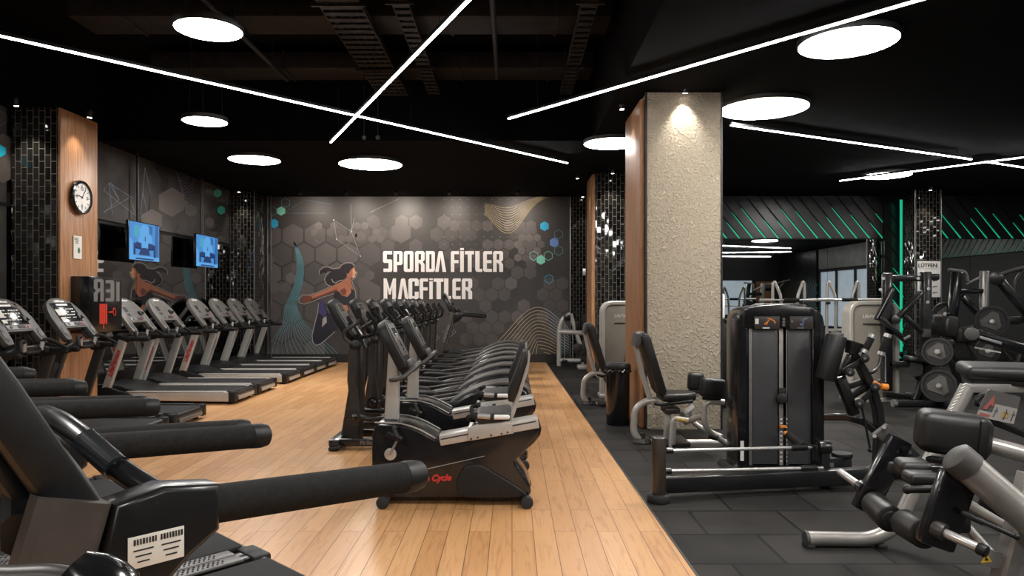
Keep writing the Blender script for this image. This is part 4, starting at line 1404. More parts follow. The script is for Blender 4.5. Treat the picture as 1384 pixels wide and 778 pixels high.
# ================================================================== cross trainers
def make_elliptical(label, loc):
    t = thing('elliptical_trainer', label, 'cross trainer', loc, 0, 'row of black cross trainers')
    MB().box((.05, 0, .085), (.11, .62, .075), bev=.02).build('front_foot', M['black'], t)
    for s in (-1, 1):
        b_ = MB().box((.62, s * .24, .085), (1.16, .07, .075), bev=.015).build('base_beam', M['black'], t)
        if s < 0:
            text('base_lettering', 'Fit Stride Total', .05, frame((.45, -.2765, .085), (1, 0, 0), (0, 0, 1)), M['deckgrey'], b_, bold=.002)
    ft = MB()
    for x, y in ((.05, -.27), (.05, .27), (1.85, -.2), (1.85, .2)):
        ft.cyl((x, y, 0), (x, y, .06), .04, n=14, bev=.008)
    ft.bar((.0, -.30, .03), (.12, -.30, .055), .06, .035, bev=.01)
    ft.build_each('levelling_foot', M['rubberfoot'], t)
    MB().prism([(.05, .08), (.265, .08), (.285, .60), (.29, 1.03), (.205, 1.03), (.135, .6)], -.07, .07, 'y', .035, 4).build('column', M['char'], t)
    MB().tube([(.27, 0, .98), (.22, 0, 1.12), (.10, 0, 1.30)], 1, flat=(.10, .07), up=(0, 1, 0)).build('console_neck', M['black'], t)
    cb, ct = Vector((.215, 0, 1.09)), Vector((-.02, 0, 1.50))
    u = (ct - cb).normalized()
    h = (ct - cb).length
    Mx = frame(cb, (0, 1, 0), u)
    cs = MB().prism(smooth2([(-.17, 0), (-.2, h * .55), (-.16, h * .93), (0, h * 1.0), (.16, h * .93), (.2, h * .55), (.17, 0)], 2), -.075, 0, 'z', .012).xf(Mx).build('console', M['plastic'], t)
    MB().box((0, h * .60, .004), (.27, h * .50, .010), bev=.004).xf(Mx).build('display_panel', M['consolegrey'], cs)
    MB().box((0, h * .74, .010), (.15, h * .16, .004)).xf(Mx).build('readout_window', M['screen'], cs)
    kk = MB()
    for i in range(3):
        for j in range(4):
            kk.box((-.075 + j * .05, h * (.40 + i * .085), .010), (.03, h * .04, .004))
    kk.xf(Mx).build('keypad', M['deckgrey'], cs)
    MB().box((0, h * .16, .012), (.25, h * .18, .03), bev=.01).xf(Mx).build('bottle_tray', M['greyplastic'], cs)
    for s in (-1, 1):
        fx = MB().tube([(.27, s * .04, 1.10), (.40, s * .10, 1.13), (.44, s * .16, 1.25), (.34, s * .15, 1.36)], .017, n=10, fil=.06).build('fixed_handle', M['foam'], t)
        dx = .02 * s
        MB().sph((.245, s * .27, 1.03), .055).cyl((.245, s * .06, 1.03), (.245, s * .30, 1.03), .032, n=14).build('pivot', M['plastic'], t)
        am = MB().tube([(.245, s * .29, 1.03), (.17 + dx, s * .30, 1.10), (.165 + dx, s * .30, 1.17), (.325 + dx, s * .29, 1.27), (.30 + dx, s * .27, 1.39)], .019, n=12, fil=.07).build('moving_handle', M['char'], t)
        MB().tube([(.318 + dx, s * .284, 1.29), (.30 + dx, s * .27, 1.395)], .023, n=12).build('foam_sleeve', M['foam'], am)
        e = Vector((.205 - dx * 3, s * .29, .36))
        MB().tube([(.235, s * .29, 1.0), (.222, s * .29, .7), e], 1, flat=(.035, .085), up=(1, 0, 0)).build('swing_arm', M['char'], t)
        pb = MB().tube([e, e + Vector((.10, -s * .03, -.05)), e + Vector((.36, -s * .09, -.045)), (1.36, s * .17, .47 + dx)], .026, n=12, fil=.06)
        pb.sph(e + Vector((-.02, 0, -.02)), .062).cyl(e + Vector((-.02, -.045, -.02)), e + Vector((-.02, .045, -.02)), .066, n=16)
        p = pb.build('pedal_beam', M['black'], t)
        a = e + Vector((.33, -s * .09, .01))
        MB().prism(smooth2([(-.2, 0), (-.2, .05), (-.15, .09), (.18, .03), (.22, .0)], 1), -.085, .085, 'y', .01, M=Matrix.Translation(a + Vector((.14, 0, .03))) @ Matrix.Rotation(-.12, 4, 'Y')).build('footplate', M['plastic'], p)
        MB().tube([e + Vector((.42, -s * .09, .05)), (1.30, s * .17, .50 + dx)], .012, n=8).build('guide_rail', M['greyplastic'], p)
    prof = [(1.12, .06), (1.09, .32), (1.16, .43), (1.30, .53), (1.48, .605), (1.66, .64), (1.82, .635), (1.93, .58), (1.97, .44), (1.97, .06)]
    hs = MB().prism(prof, -.21, .21, 'y', .03, 3).build('drive_housing', M['gloss'], t)
    top = [(1.085, .30), (1.15, .435), (1.30, .54), (1.48, .615), (1.66, .652), (1.84, .648), (1.95, .595), (1.985, .45)]
    MB().tube([(a, 0, b_ + .002) for a, b_ in fillet2(top)], 1, flat=(.37, .026), up=(0, 0, 1)).build('top_cover', M['housinggrey'], hs)
    MB().lathe((1.58, -.208, .34), [(0, .012), (.19, .012), (.20, 0)], (0, -1, 0), 36).build('crank_cover', M['plastic'], hs)
    text('housing_lettering', 'LifeFitness', .10, frame((1.36, -.2205, .40), (1, 0, .22), (-.22, 0, 1)), M['white'], hs, shear=.25, bold=.002)
    return t


def fillet2(pts):
    return [(p.x, p.z) for p in fillet([Vector((a, 0, b_)) for a, b_ in pts], .07, n=3)]


EX = -1.78
e0 = make_elliptical('nearest black cross trainer, its front post clear of the others', (EX, 7.20, 0))
for k, lb in enumerate(('second cross trainer from the front of the row', 'third cross trainer from the front of the row', 'fourth cross trainer from the front of the row', 'fifth cross trainer from the front of the row',
                        'sixth cross trainer from the front of the row', 'seventh cross trainer, next to the last of the row', 'last cross trainer of the row, nearest the mural')):
    dup(e0, (EX, 7.20 + .955 * (k + 1), 0), lb)

# ================================================================== recumbent bikes
def make_bike(label):
    O = Vector((-.37, 5.27, 0))
    t = thing('recumbent_bike', label, 'exercise bike', O, 0, 'recumbent bikes beside the cross trainers')
    zn = 5.08
    def q(px, py):
        p = P(px, py, zn)
        return (p.x - O.x, p.z)
    ya, yb = zn - O.y, .19
    prof = [q(*p) for p in ((512, 571), (541, 573), (556, 577), (568, 582), (578, 587.5), (588, 593), (595, 595), (660, 584), (728, 574), (732, 580), (730, 589), (722, 599), (708, 611), (696, 623), (700, 630), (709, 642), (716, 655), (718, 665), (714, 672), (514, 672), (507, 664), (502, 632), (502, 592), (506, 576))]
    body = MB().prism(prof, ya, yb, 'y', .02, 3).build('body_shell', M['gloss'], t)
    edge = [q(*p) for p in ((506, 571.5), (541, 573), (556, 577), (568, 582), (578, 587.5), (588, 593))]
    for y in (ya + .012, yb - .012):
        MB().tube([(a, y, b_ + .003) for a, b_ in edge], .006, n=8).build('shell_trim', M['silver2'], body)
    a, b_ = q(575, 634), q(655, 616)
    MB().tube([(a[0], ya - .001, a[1]), (b_[0], ya - .001, b_[1])], .0035, n=6).build('accent_line', M['deckgrey'], body)
    cov = smooth2([q(*p) for p in ((618, 668), (617, 645), (630, 627), (645, 626), (657, 630), (712, 664), (711, 671), (640, 672))], 3)
    MB().prism(cov, ya - .028, ya + .02, 'y', .016, 3).build('flywheel_cover', M['plastic'], body)
    text('brand_lettering', 'Life Cycle', .062, frame((q(586, 646)[0], ya - .0015, q(588, 646)[1]), (1, 0, .035), (-.035, 0, 1)), M['red'], body, shear=.3, bold=.003)
    # rail and seat
    r0, r1 = q(594, 595.5), q(728, 571)
    yr = (ya + yb) / 2
    rail = MB().bar((r0[0], ya + .08, r0[1]), (r1[0], ya + .08, r1[1]), .17, .078, bev=.010).build('seat_rail', M['silver'], t)
    MB().bar((r0[0] + .01, ya - .006, r0[1] + .012), (r1[0] - .02, ya - .006, r1[1] + .012), .004, .008, bev=.001).build('rail_groove', M['char'], rail)
    pc = [q(*p) for p in ((633, 577), (641, 574), (684, 569), (692, 571), (694, 585), (636, 595), (633, 594))]
    car = MB().prism(pc, ya - .022, yb + .022, 'y', .008).build('seat_carriage', M['shroudframe'], t)
    bt = MB()
    for px, py in ((637, 592), (646, 590), (664, 587), (678, 585), (686, 583)):
        x, z = q(px, py)
        bt.cyl((x, ya - .02, z), (x, ya - .027, z), .007, n=10)
    bt.build_each('bolt', M['char'], car)
    sp = smooth2([q(*p) for p in ((639, 566), (644, 560), (655, 559), (678, 557), (690, 556), (691, 568), (680, 573), (650, 574))], 2)
    MB().prism(sp, yr - .19, yr + .19, 'y', .025, 4).build('seat', M['seatgrey'], t)
    bp = [q(*p) for p in ((707, 476), (714, 474.5), (713, 490), (700, 532), (694, 545), (687, 543), (686, 532), (699, 500))]
    MB().prism(bp, yr - .17, yr + .17, 'y', .016, 3).build('backrest', M['vinyl'], t)
    f = MB()
    for s in (-.12, .12):
        f.tube([(q(714.5, 478)[0], yr + s, q(714.5, 478)[1]), (q(712, 500)[0], yr + s, q(712, 500)[1]), (q(693, 560)[0], yr + s, q(693, 560)[1]), (q(688, 571)[0], yr + s, q(688, 571)[1])], 1, flat=(.03, .045), up=(0, 1, 0))
    f.build('backrest_frame', M['shroudframe'], t)
    zb_ = q(660, 562)[1]
    xr_ = q(685, 565)[0]
    ub = MB().tube([(q(668, 565)[0], yr - .235, zb_), (xr_, yr - .235, zb_), (xr_ + .015, yr - .12, zb_ - .02), (xr_ + .015, yr + .12, zb_ - .02), (xr_, yr + .235, zb_), (q(668, 565)[0], yr + .235, zb_)], .0175, n=12, fil=.06).build('armrest_bar', M['white'], t)
    for s in (-1, 1):
        yy = yr + s * .235
        fx = lambda px: q(px, 565)[0]
        lp_ = MB().tube([(fx(668), yy, zb_), (fx(640), yy, zb_ + .012), (fx(633), yy, zb_ + .0), (fx(633.5), yy - s * .08, zb_ - .03), (fx(640), yy - s * .16, zb_ - .05)], .0165, n=12, fil=.05).build('side_handle', M['foam'], t)
        MB().tube([(fx(663), yy, zb_ + .002), (fx(646), yy, zb_ + .009)], .0195, n=14).build('pulse_sensor', M['chrome'], lp_)
        MB().tube([(fx(668), yy, zb_), (fx(663), yy, zb_ + .002)], .024, n=14).build('sensor_collar', M['plastic'], lp_)
        MB().tube([(fx(646), yy, zb_ + .009), (fx(640), yy, zb_ + .012)], .024, n=14).build('sensor_collar', M['plastic'], lp_)
    # feet
    for (px, py) in ((519, 684), (712, 686)):
        x, z = q(px, py)
        MB().cyl((x, ya - .02, .05), (x, yb + .06, .05), .032, n=18).build('foot_bar', M['silver2'], t)
        MB().cyl((x, ya - .075, .05), (x, ya - .015, .05), .045, n=20, bev=.01).cyl((x, yb + .05, .05), (x, yb + .11, .05), .045, n=20, bev=.01).build('foot_wheel', M['rubberfoot'], t)
        MB().bar((x, ya + .10, .04), (x, ya + .10, z + .10), .05, .05).build('foot_bracket', M['silver2'], t)
    # crank and pedals
    x, z = q(528, 613)
    MB().cyl((x, ya + .0, z), (x, ya - .022, z), .043, n=26, bev=.006).cyl((x, yb, z), (x, yb + .022, z), .043, n=26, bev=.006).build('crank_hub', M['silver'], t)
    for y, (ex, ez), s in ((ya - .03, q(540, 588), -1), (yb + .03, (x - (q(540, 588)[0] - x), z - (q(540, 588)[1] - z)), 1)):
        cr = MB().bar((x, y, z), (ex, y, ez), .018, .036, up=(0, 1, 0), bev=.006).build('crank_arm', M['silver2'], t)
        pd = MB().bar((ex - .075, y + s * .055, ez + .03), (ex + .03, y + s * .055, ez - .012), .085, .028, bev=.008)
        for i in range(5):
            pd.bar((ex - .07 + i * .021, y + s * .095, ez + .03 - i * .0085), (ex - .06 + i * .021, y + s * .10, ez + .022 - i * .0085), .01, .03, bev=0)
        pd.tube([(ex - .05, y + s * .02, ez + .03), (ex - .02, y + s * .02, ez + .075), (ex - .02, y + s * .09, ez + .075), (ex + .01, y + s * .09, ez + .0)], 1, flat=(.03, .006), up=(0, 1, 0))
        pd.build('pedal', M['plastic'], cr)
    # front post, console, handlebar
    pp = [q(*p) for p in ((514, 572), (533, 572), (534, 505), (531, 452), (522, 452), (519, 490))]
    post = MB().prism(pp, yr - .05, yr + .05, 'y', .015, 3).build('front_post', M['silver'], t)
    b3, t3 = q(552, 502), q(516, 431)
    cb, ct = Vector((b3[0], yr, b3[1])), Vector((t3[0], yr, t3[1]))
    u = (ct - cb).normalized()
    h = (ct - cb).length
    Mx = frame(cb, (0, 1, 0), u)
    cs = MB().prism(smooth2([(-.15, -.01), (-.18, h * .5), (-.16, h * .92), (0, h), (.16, h * .92), (.18, h * .5), (.15, -.01)], 1), -.07, 0, 'z', .012).xf(Mx).build('console', M['plastic'], t)
    MB().box((0, h * .58, .004), (.25, h * .62, .010), bev=.004).xf(Mx).build('display_panel', M['consolegrey'], cs)
    MB().box((0, h * .72, .010), (.13, h * .16, .004)).box((.0, h * .46, .010), (.03, h * .2, .004)).xf(Mx).build('readout_window', M['screen'], cs)
    kk = MB()
    for i in range(3):
        for j in (-1.5, -.5, .5, 1.5):
            kk.box((j * .05, h * (.32 + i * .1), .010), (.03, h * .05, .004))
    kk.xf(Mx).build('keypad', M['deckgrey'], cs)
    MB().box((0, h * .10, .012), (.24, h * .16, .03), bev=.012).xf(Mx).build('bottle_tray', M['greyplastic'], cs)
    hb = MB().tube([(q(532, 516)[0], yr - .05, q(532, 516)[1]), (q(527, 513)[0], yr - .22, q(527, 513)[1]), (q(545, 510)[0], yr - .25, q(545, 510)[1]), (q(560, 497)[0], yr - .16, q(560, 497)[1]), (q(562, 493)[0], yr, q(562, 493)[1]), (q(560, 497)[0], yr + .16, q(560, 497)[1]),
                    (q(545, 510)[0], yr + .25, q(545, 510)[1]), (q(527, 513)[0], yr + .22, q(527, 513)[1]), (q(532, 516)[0], yr + .05, q(532, 516)[1])], .017, n=12, fil=.08)
    hb.build('handlebar', M['greyplastic'], t)
    return t


k0 = make_bike('nearest black recumbent bike with grey seat frame on the oak floor')
dup(k0, (-.37, 6.37, 0), 'second recumbent bike, directly behind the nearest one')
# ================================================================== hip machines (silver frame, black pads)
def make_hip(label):
    z = 7.35
    O = Vector((1.75, z, 0))
    t = thing('hip_abduction_machine', label, 'gym machine', O, 0, 'silver seated hip machines')
    q = lambda px, py, dz=0.0: P(px, py, z + dz) - O
    S = M['silver']
    MB().tube([q(889, 541), q(874, 541), q(858, 552), q(856, 586), q(870, 598), q(984, 598)], .036, n=16, fil=.10).build('main_frame', S, t)
    MB().cyl(Vector((q(868, 600).x, 0, 0)), Vector((q(868, 600).x, 0, .05)), .10, .085, n=24, bev=.01).cyl(Vector((q(868, 600).x, 0, .0)), Vector((q(868, 600).x, 0, .10)), .03, n=12).build('round_foot', M['char'], t)
    MB().box(Vector((q(905, 601).x, 0, .022)), (.34, .40, .04), bev=.01).build('foot_plate', M['char'], t)
    MB().tube([q(859.5, 466), q(868, 505), q(879, 541), q(886, 548)], 1, flat=(.05, .065), up=(0, 1, 0)).build('back_support', S, t)
    MB().prism([(q(*p).x, q(*p).z) for p in ((862, 453), (872, 450), (876, 456), (897, 526), (895, 533), (889, 533), (884, 527), (864, 460))], -.17, .17, 'y', .022, 4).build('back_pad', M['vinyl'], t)
    MB().prism([(q(*p).x, q(*p).z) for p in ((855.5, 467), (859, 450), (868, 447.5), (868, 452), (861, 468))], -.15, .15, 'y', .012, 3).build('back_shell', M['greyplastic'], t)
    seat = smooth2([(-.01, -.14), (.02, -.19), (.28, -.17), (.36, -.10), (.38, 0), (.36, .10), (.28, .17), (.02, .19), (-.01, .14)], 2)
    MB().prism(seat, 0, .085, 'z', .03, 4, M=Matrix.Translation(q(891, 540))).build('seat', M['vinyl'], t)
    sr = MB()
    for s in (-.16, .16):
        sr.tube([q(884, 545, s), q(895, 547, s), q(905, 545, s)], .016, n=10, fil=.05).tube([q(905, 545, s), q(936, 542, s)], .019, n=12)
    sr.build_each('seat_handle', M['plastic'], t)
    MB().box(q(906, 553), (.16, .24, .06), bev=.015).build('seat_bracket', M['char'], t)
    MB().bar(q(903, 556), q(901, 597), .07, .07, bev=.02).build('seat_post', S, t)
    MB().tube([q(930, 567, -.20), q(912, 564, -.20), q(908, 570, -.20), q(906, 604, -.20)], .02, n=12, fil=.05).build('adjust_tube', S, t)
    MB().cyl(q(913, 565, -.20), q(930, 568.5, -.20), .024, n=14, bev=.006).build('adjust_grip', mat('yellow_grip', (.62, .46, .16), .5), t, label='pale yellow lever grip')
    MB().cyl(q(911, 570, -.20), q(909, 600, -.20), .026, n=14).build('damper', M['chrome'], t)
    # leg arms: near and far
    for dz, pad, arm, pads in ((-.34, 1, [q(979, 543, -.34), q(952, 543, -.34), q(952, 572, -.34), q(958, 583, -.30), q(987, 603, -.12)], q(963, 524, -.38)),
                               (.34, 0, [q(947, 530, .34), q(934, 534, .34), q(934, 566, .34), q(944, 576, .30), q(975, 590, .10)], q(940, 515, .34))):
        MB().tube(arm, .028, n=14, fil=.07).build('leg_arm', S, t)
        MB().box(pads, (.24 if pad else .17, .10, .19 if pad else .19), (0, .10 if pad else .06, 0), bev=.035, seg=4).build('leg_pad', M['vinyl'], t)
        MB().box(pads + Vector((.0, .03 if pad else -.03, -.105)), (.18, .05, .03), bev=.008).build('pad_plate', M['plastic'], t)
    MB().tube([q(922, 560, .10), q(936, 550, .30)], .03, n=12).tube([q(926, 570, -.1), q(949, 562, -.32)], .03, n=12).build_each('link_tube', S, t)
    MB().cyl(q(958, 588, -.26), q(970, 592, -.30), .03, n=14, bev=.006).build('rubber_stop', M['rubberfoot'], t)
    return t


h0 = make_hip('silver hip machine with black pads in front of the stucco column')
dup(h0, (1.75 - .26, 10.0, 0), 'silver hip machine behind the trash bin and the stucco column')

# ================================================================== trash bin
t = thing('trash_bin', 'tall glossy black cylindrical bin beside the stucco column', 'bin', (1.255, 8.42, 0))
MB().lathe((0, 0, 0), [(0, 0), (.132, 0), (.138, .01), (.140, .66), (.136, .66), (.134, .60), (0, .60)], n=40).build('bin_body', M['gloss'], t)
MB().lathe((0, 0, 0), [(.137, .655), (.150, .66), (.154, .675), (.152, .70), (.140, .722), (.115, .728), (.095, .722), (.090, .70), (.09, .62)], n=40).build('lid', M['plastic'], t)
b_ = MB()
pts = []
for i in range(60):
    a = 2 * PI * i / 60
    r = .145 + .005 * math.sin(i * 2.3)
    pts.append((r * math.cos(a), r * math.sin(a), .640 + .012 * math.sin(i * 1.7)))
b_.tube(pts, .012, n=8, closed=True)
b_.build('bin_liner', M['black'], t)

# ================================================================== shrouded weight towers (beige)
def make_tower(label, loc, w_=.66, h=1.42, d=.27):
    t = thing('weight_stack_tower', label, 'gym machine', loc, 0, 'beige shrouded weight towers')
    out = fillet([Vector((-w_ / 2, 0, 0)), Vector((-w_ / 2, 0, h)), Vector((w_ / 2, 0, h)), Vector((w_ / 2, 0, 0))], .16, n=8)
    MB().tube(out, 1, flat=(.06, .26), up=(0, 1, 0)).build('tower_frame', M['shroudframe'], t)
    inn = fillet([Vector((-w_ / 2 + .03, 0, .06)), Vector((-w_ / 2 + .03, 0, h - .03)), Vector((w_ / 2 - .03, 0, h - .03)), Vector((w_ / 2 - .03, 0, .06))], .14, n=8)
    MB().prism([(p.x, p.z) for p in inn], -d / 2 + .03, d / 2 - .03, 'y', .012).build('shroud_panel', M['beige'], t)
    MB().tube([Vector((p.x, -.12, p.z)) for p in out], .012, n=8).build('frame_edge', M['shroudframe'], t)
    k = MB().box((.02, -d / 2 + .025, h - .30), (.36, .012, .015)).box((.1, -d / 2 + .025, h * .5), (.012, .012, h - .5))
    k.build('shroud_slot', M['char'], t)
    text('tower_lettering', 'LifeFitness', .07, frame((-.02, -d / 2 + .0285, h - .19), (1, 0, 0), (0, 0, 1)), M['white'], t, shear=.25)
    MB().box((0, 0, .03), (w_ + .1, d + .06, .06), bev=.015).build('base', M['shroudframe'], t)
    return t


w0 = make_tower('beige weight tower between the stucco column and the tiled column', (1.69, 10.72, 0))
dup(w0, (5.22, 10.35, 0), 'grey beige weight tower behind the black roller machine at the right')

# ================================================================== black weight-stack machine with rods
O = Vector((2.28, 6.2, 0))
t = thing('weight_stack_machine', 'large black weight stack machine with roller pad and low rod frame', 'gym machine', O)
zt = 6.05
T = lambda px, py: (P(px, py, zt).x, P(px, py, zt).z)
out = [T(*p) for p in ((990, 630), (990, 434), (993, 425), (1000, 419), (1012, 415.5), (1030, 412.5), (1052, 411), (1075, 412), (1094, 414.5), (1106, 419), (1112, 426), (1114.5, 436), (1114.5, 630))]
inner = [T(*p) for p in ((1011, 630), (1011, 441), (1098, 441), (1098, 630))]
k = MB().prism(out[:0] + [T(997, 632), T(997, 434), T(999, 425), T(1004, 419), T(1011, 416), T(1011, 632)], zt, zt + .32, 'y', .012, 3)
k.prism([T(1098, 632), T(1098, 416), T(1106, 419), T(1112, 426), T(1114.5, 436), T(1114.5, 632)], zt, zt + .32, 'y', .012, 3)
k.prism([T(1004, 443), T(1004, 418), T(1012, 415.5), T(1030, 412.5), T(1052, 411), T(1075, 412), T(1094, 414.5), T(1102, 418), T(1102, 443)], zt - .006, zt + .31, 'y', .012, 3)
k.build('tower_frame', M['gloss'], t, world=True)
k = MB().prism([T(1030, 413), T(1036, 410), T(1084, 410), T(1090, 413)], zt + .05, zt + .28, 'y', .004)
k.build('top_cap', M['greyplastic'], t, world=True)
for a, b_ in ((1019, 1053), (1066.5, 1098)):
    sh = MB().prism([T(a, 628), T(a, 442), T(b_, 442), T(b_, 628)], zt + .03, zt + .06, 'y', .004).build('front_shroud', M['darkshroud'], t, world=True)
bk = MB().prism([T(1009, 630), T(1009, 440), T(1100, 440), T(1100, 630)], zt + .12, zt + .31, 'y', 0)
bk.build('stack_housing', M['plastic'], t, world=True)
gr_ = MB()
for px in (1055.5, 1064):
    gr_.bar(P(px, 443, zt + .05), P(px, 628, zt + .05), .036 if px < 1060 else .022, .012, up=(0, 1, 0), bev=.003)
gr_.build_each('guide_rod', M['silver2'], t, world=True)
gl = MB().bar(P(1014, 443, zt + .03), P(1014, 628, zt + .03), .03, .02, up=(0, 1, 0), bev=.002)
gl.build('inner_frame', M['deckgrey'], t, world=True)
pl = MB()
n = 0
for i in range(11):
    zz = .10 + i * .036
    pl.box((P(1059, 0, zt).x, zt + .095, zz), (.13, .06, .032), bev=.003)
pl.build_each('stack_plate', M['iron'], t, world=True)
tk = MB()
for i in range(11):
    tk.box((P(1055, 0, zt + .05).x, zt + .035, .10 + i * .036), (.018, .002, .012))
    tk.box((P(1063, 0, zt + .05).x, zt + .035, .10 + i * .036), (.010, .002, .010))
tk.build('weight_numbers', M['white'], t, world=True)
MB().cyl(P(1057, 538, zt - .02), P(1057, 538, zt + .06), .045, n=24, bev=.008).bar(P(1057, 524, zt + .01), P(1057, 545, zt + .01), .06, .03, up=(0, 1, 0)).build('selector_knob', M['plastic'], t, world=True)
MB().box(P(1058, 576, zt + .01), (.055, .03, .022), bev=.004).sph(P(1062, 585, zt - .05), .02).build('selector_pin', M['orange'], t, world=True)
# placards
for (a, b_), f in (((1019, 1053), 0), ((1066.5, 1098), 1)):
    pc = MB().prism([T(a, 444.5), T(a, 427.5), T(b_, 427.5), T(b_, 444.5)], zt - .016, zt - .004, 'y', .002).build('placard', mat('placard_dark', (.035, .028, .026), .4), t, world=True)
    fg = MB()
    fn = lambda u, v: P(u, v, zt - .018)
    if f == 0:
        for pts, w_ in (([(1033, 438), (1038, 434), (1041, 430.5), (1046, 433), (1048, 437)], 1.5), ([(1038, 434), (1036, 439)], 1.1), ([(1041, 430.5), (1037, 430)], 1.3)):
            ribbon(fg, fn, pts, w_)
    else:
        for pts, w_ in (([(1081, 439), (1086, 436), (1087, 431), (1091, 430)], 1.3), ([(1086, 436), (1084, 441)], 1.0), ([(1087, 433), (1083, 432)], 1.0)):
            ribbon(fg, fn, pts, w_)
    fg.build('figure_print', M['orange'] if f == 0 else mat('figure_blue', (.15, .22, .42), .5), pc, world=True)
    MB().box(P((a + b_) / 2 + (0 if f else -.5), 443, zt - .018), (.06, .0015, .010)).box(P(a + 4, 434, zt - .018), (.03 if not f else .018, .0015, .045 if not f else .02)).build('placard_print', M['paper'] if f == 0 else M['deckgrey'], pc, world=True)
k = MB()
for py in (431, 435, 439):
    k.cyl(P(1059.5, py, zt - .012), P(1059.5, py, zt), .012, n=12)
k.build_each('counter_light', M['deckgrey'], t, world=True)
MB().box(P(1003, 609, zt - .004), (.030, .002, .17)).build('warning_label', M['paper'], t, world=True)
# feet wedge
MB().prism([T(984, 641), T(990, 630), T(1112, 630), T(1116, 640)], zt - .05, zt + .36, 'y', .01).build('tower_base', M['black'], t, world=True)
# low rod frame
zb = 5.33
f0, f1 = P(896, 661, zb), P(1172, 653, 5.60)
f0.z, f1.z = .10, .10
beam = MB().bar(f0, f1, .10, .12, bev=.012).build('base_beam', M['black'], t, world=True)
pp = P(890.5, 640, 5.22)
MB().cyl((pp.x, 5.22, .05), (pp.x, 5.22, .475), .052, n=26, bev=.008).build('end_post', mat('bronze_black', (.035, .026, .020), .35), t, world=True)
MB().cyl((pp.x, 5.22, 0), (pp.x, 5.22, .06), .085, n=26, bev=.014).build('rubber_foot', M['rubberfoot'], t, world=True)
MB().bar((pp.x, 5.22, .11), f0, .06, .07).build('post_joint', M['black'], t, world=True)
for (a, b_, z2) in (((900, 609), (1098, 604), 5.62), ((898, 636.5), (1112, 632), 5.56)):
    rd = MB().cyl(P(*a, 5.25), P(*b_, z2), .013, n=14).build('steel_rod', M['chrome'], t, world=True)
    cl = MB()
    d = (P(*b_, z2) - P(*a, 5.25)).normalized()
    cl.cyl(P(*a, 5.25), P(*a, 5.25) + d * .05, .024, n=14).cyl(P(*b_, z2) - d * .2, P(*b_, z2) - d * .06, .026, n=14)
    cl.build_each('collar', M['black'], rd, world=True)
br = MB().bar(P(1114, 596, 5.62), P(1114, 660, 5.60), .07, .07, up=(0, 1, 0), bev=.012).cyl(P(1106, 604, 5.60), P(1122, 604, 5.60), .05, n=18, bev=.008).bar(P(1100, 612, 5.63), P(1116, 612, 5.63), .06, .12)
br.build('rod_bracket', M['black'], t, world=True)
MB().cyl(P(1064, 586, 5.72), P(1084, 603, 5.60), .030, .038, n=22, bev=.008).build('hand_grip', M['foam'], t, world=True)
MB().bar(P(1082, 600, 5.62), P(1104, 606, 5.62), .03, .04).build('grip_arm', M['black'], t, world=True)
# pedestal behind the frame
MB().cyl(P(1138, 617, 5.95), P(1138, 611, 5.95), .085, n=24, bev=.01).bar(P(1138, 617, 5.95), P(1138, 645, 5.95), .12, .10, up=(0, 1, 0)).bar(P(1116, 628, 5.8), P(1134, 628, 5.9), .08, .12).build('footrest', M['plastic'], t, world=True)
MB().box(P(1123, 628, 5.76), (.045, .004, .035)).build('footrest_label', M['deckgrey'], t, world=True)
# arm assembly on the right
zc = 5.9
Q = lambda px, py, z=zc: P(px, py, z)
MB().tube([Q(1110, 563, 6.1), Q(1144, 563, 6.0), Q(1168, 570), Q(1184, 583)], 1, flat=(.06, .055), up=(0, 0, 1)).build('cross_beam', M['gloss'], t, world=True)
MB().tube([Q(1152, 478), Q(1164, 497), Q(1176, 520), Q(1186, 552), Q(1189, 580), Q(1187, 610), Q(1186, 652)], 1, flat=(.07, .09), up=(0, 1, 0)).build('curved_post', M['black'], t, world=True)
b2 = Q(1186, 650)
MB().bar((f1.x - .05, 5.6, .10), (b2.x + .02, zc, .08), .08, .08).bar((b2.x - .2, zc, .05), (b2.x + .3, zc, .05), .09, .08).build('rear_base', M['black'], t, world=True)
MB().lathe(Q(1150, 478), [(0, 0), (.05, .0), (.055, .03), (.085, .085), (.085, .10), (0, .105)], (.35, 0, 1), 24).build('post_cap', M['plastic'], t, world=True)
rp = MB().cyl(Q(1131, 453, 5.85), Q(1115, 513, 5.85), .082, n=32, bev=.012).build('roller_pad', M['vinyl'], t, world=True)
MB().cyl(Q(1132, 449, 5.85), Q(1131, 455, 5.85), .05, n=24, bev=.004).build('roller_cap', M['deckgrey'], rp, world=True)
MB().bar(Q(1134, 508, 5.88), Q(1154, 560, 5.88), .08, .085, up=(0, 1, 0), bev=.012).bar(Q(1150, 480, 5.9), Q(1134, 512, 5.9), .05, .06, up=(0, 1, 0)).build('pad_arm', M['black'], t, world=True)
lk = MB().bar(Q(1138, 503, 5.8), Q(1170, 484, 5.8), .02, .045, bev=.004).bar(Q(1162, 545, 5.8), Q(1192, 514, 5.8), .02, .045, bev=.004).bar(Q(1146, 522, 5.92), Q(1176, 512, 5.92), .04, .05).bar(Q(1150, 536, 5.92), Q(1178, 518, 5.92), .04, .05)
lk.build('link_bar', M['plastic'], t, world=True)
for px, py, r in ((1149, 503, .036), (1169, 484, .036), (1162, 545, .038), (1183, 523, .036)):
    d = MB().cyl(Q(px, py, 5.75), Q(px, py, 5.83), r, n=22, bev=.006).build('pivot_disc', M['plastic'], t, world=True)
    MB().cyl(Q(px, py, 5.742), Q(px, py, 5.752), r * .3, n=12).build('pivot_bolt', M['deckgrey'], d, world=True)
MB().tube([Q(1165, 550, 5.85), Q(1171, 580, 5.85), Q(1176, 606, 5.85)], .010, n=8).sph(Q(1176, 608, 5.85), .02, n=12).build('cable', M['plastic'], t, world=True)
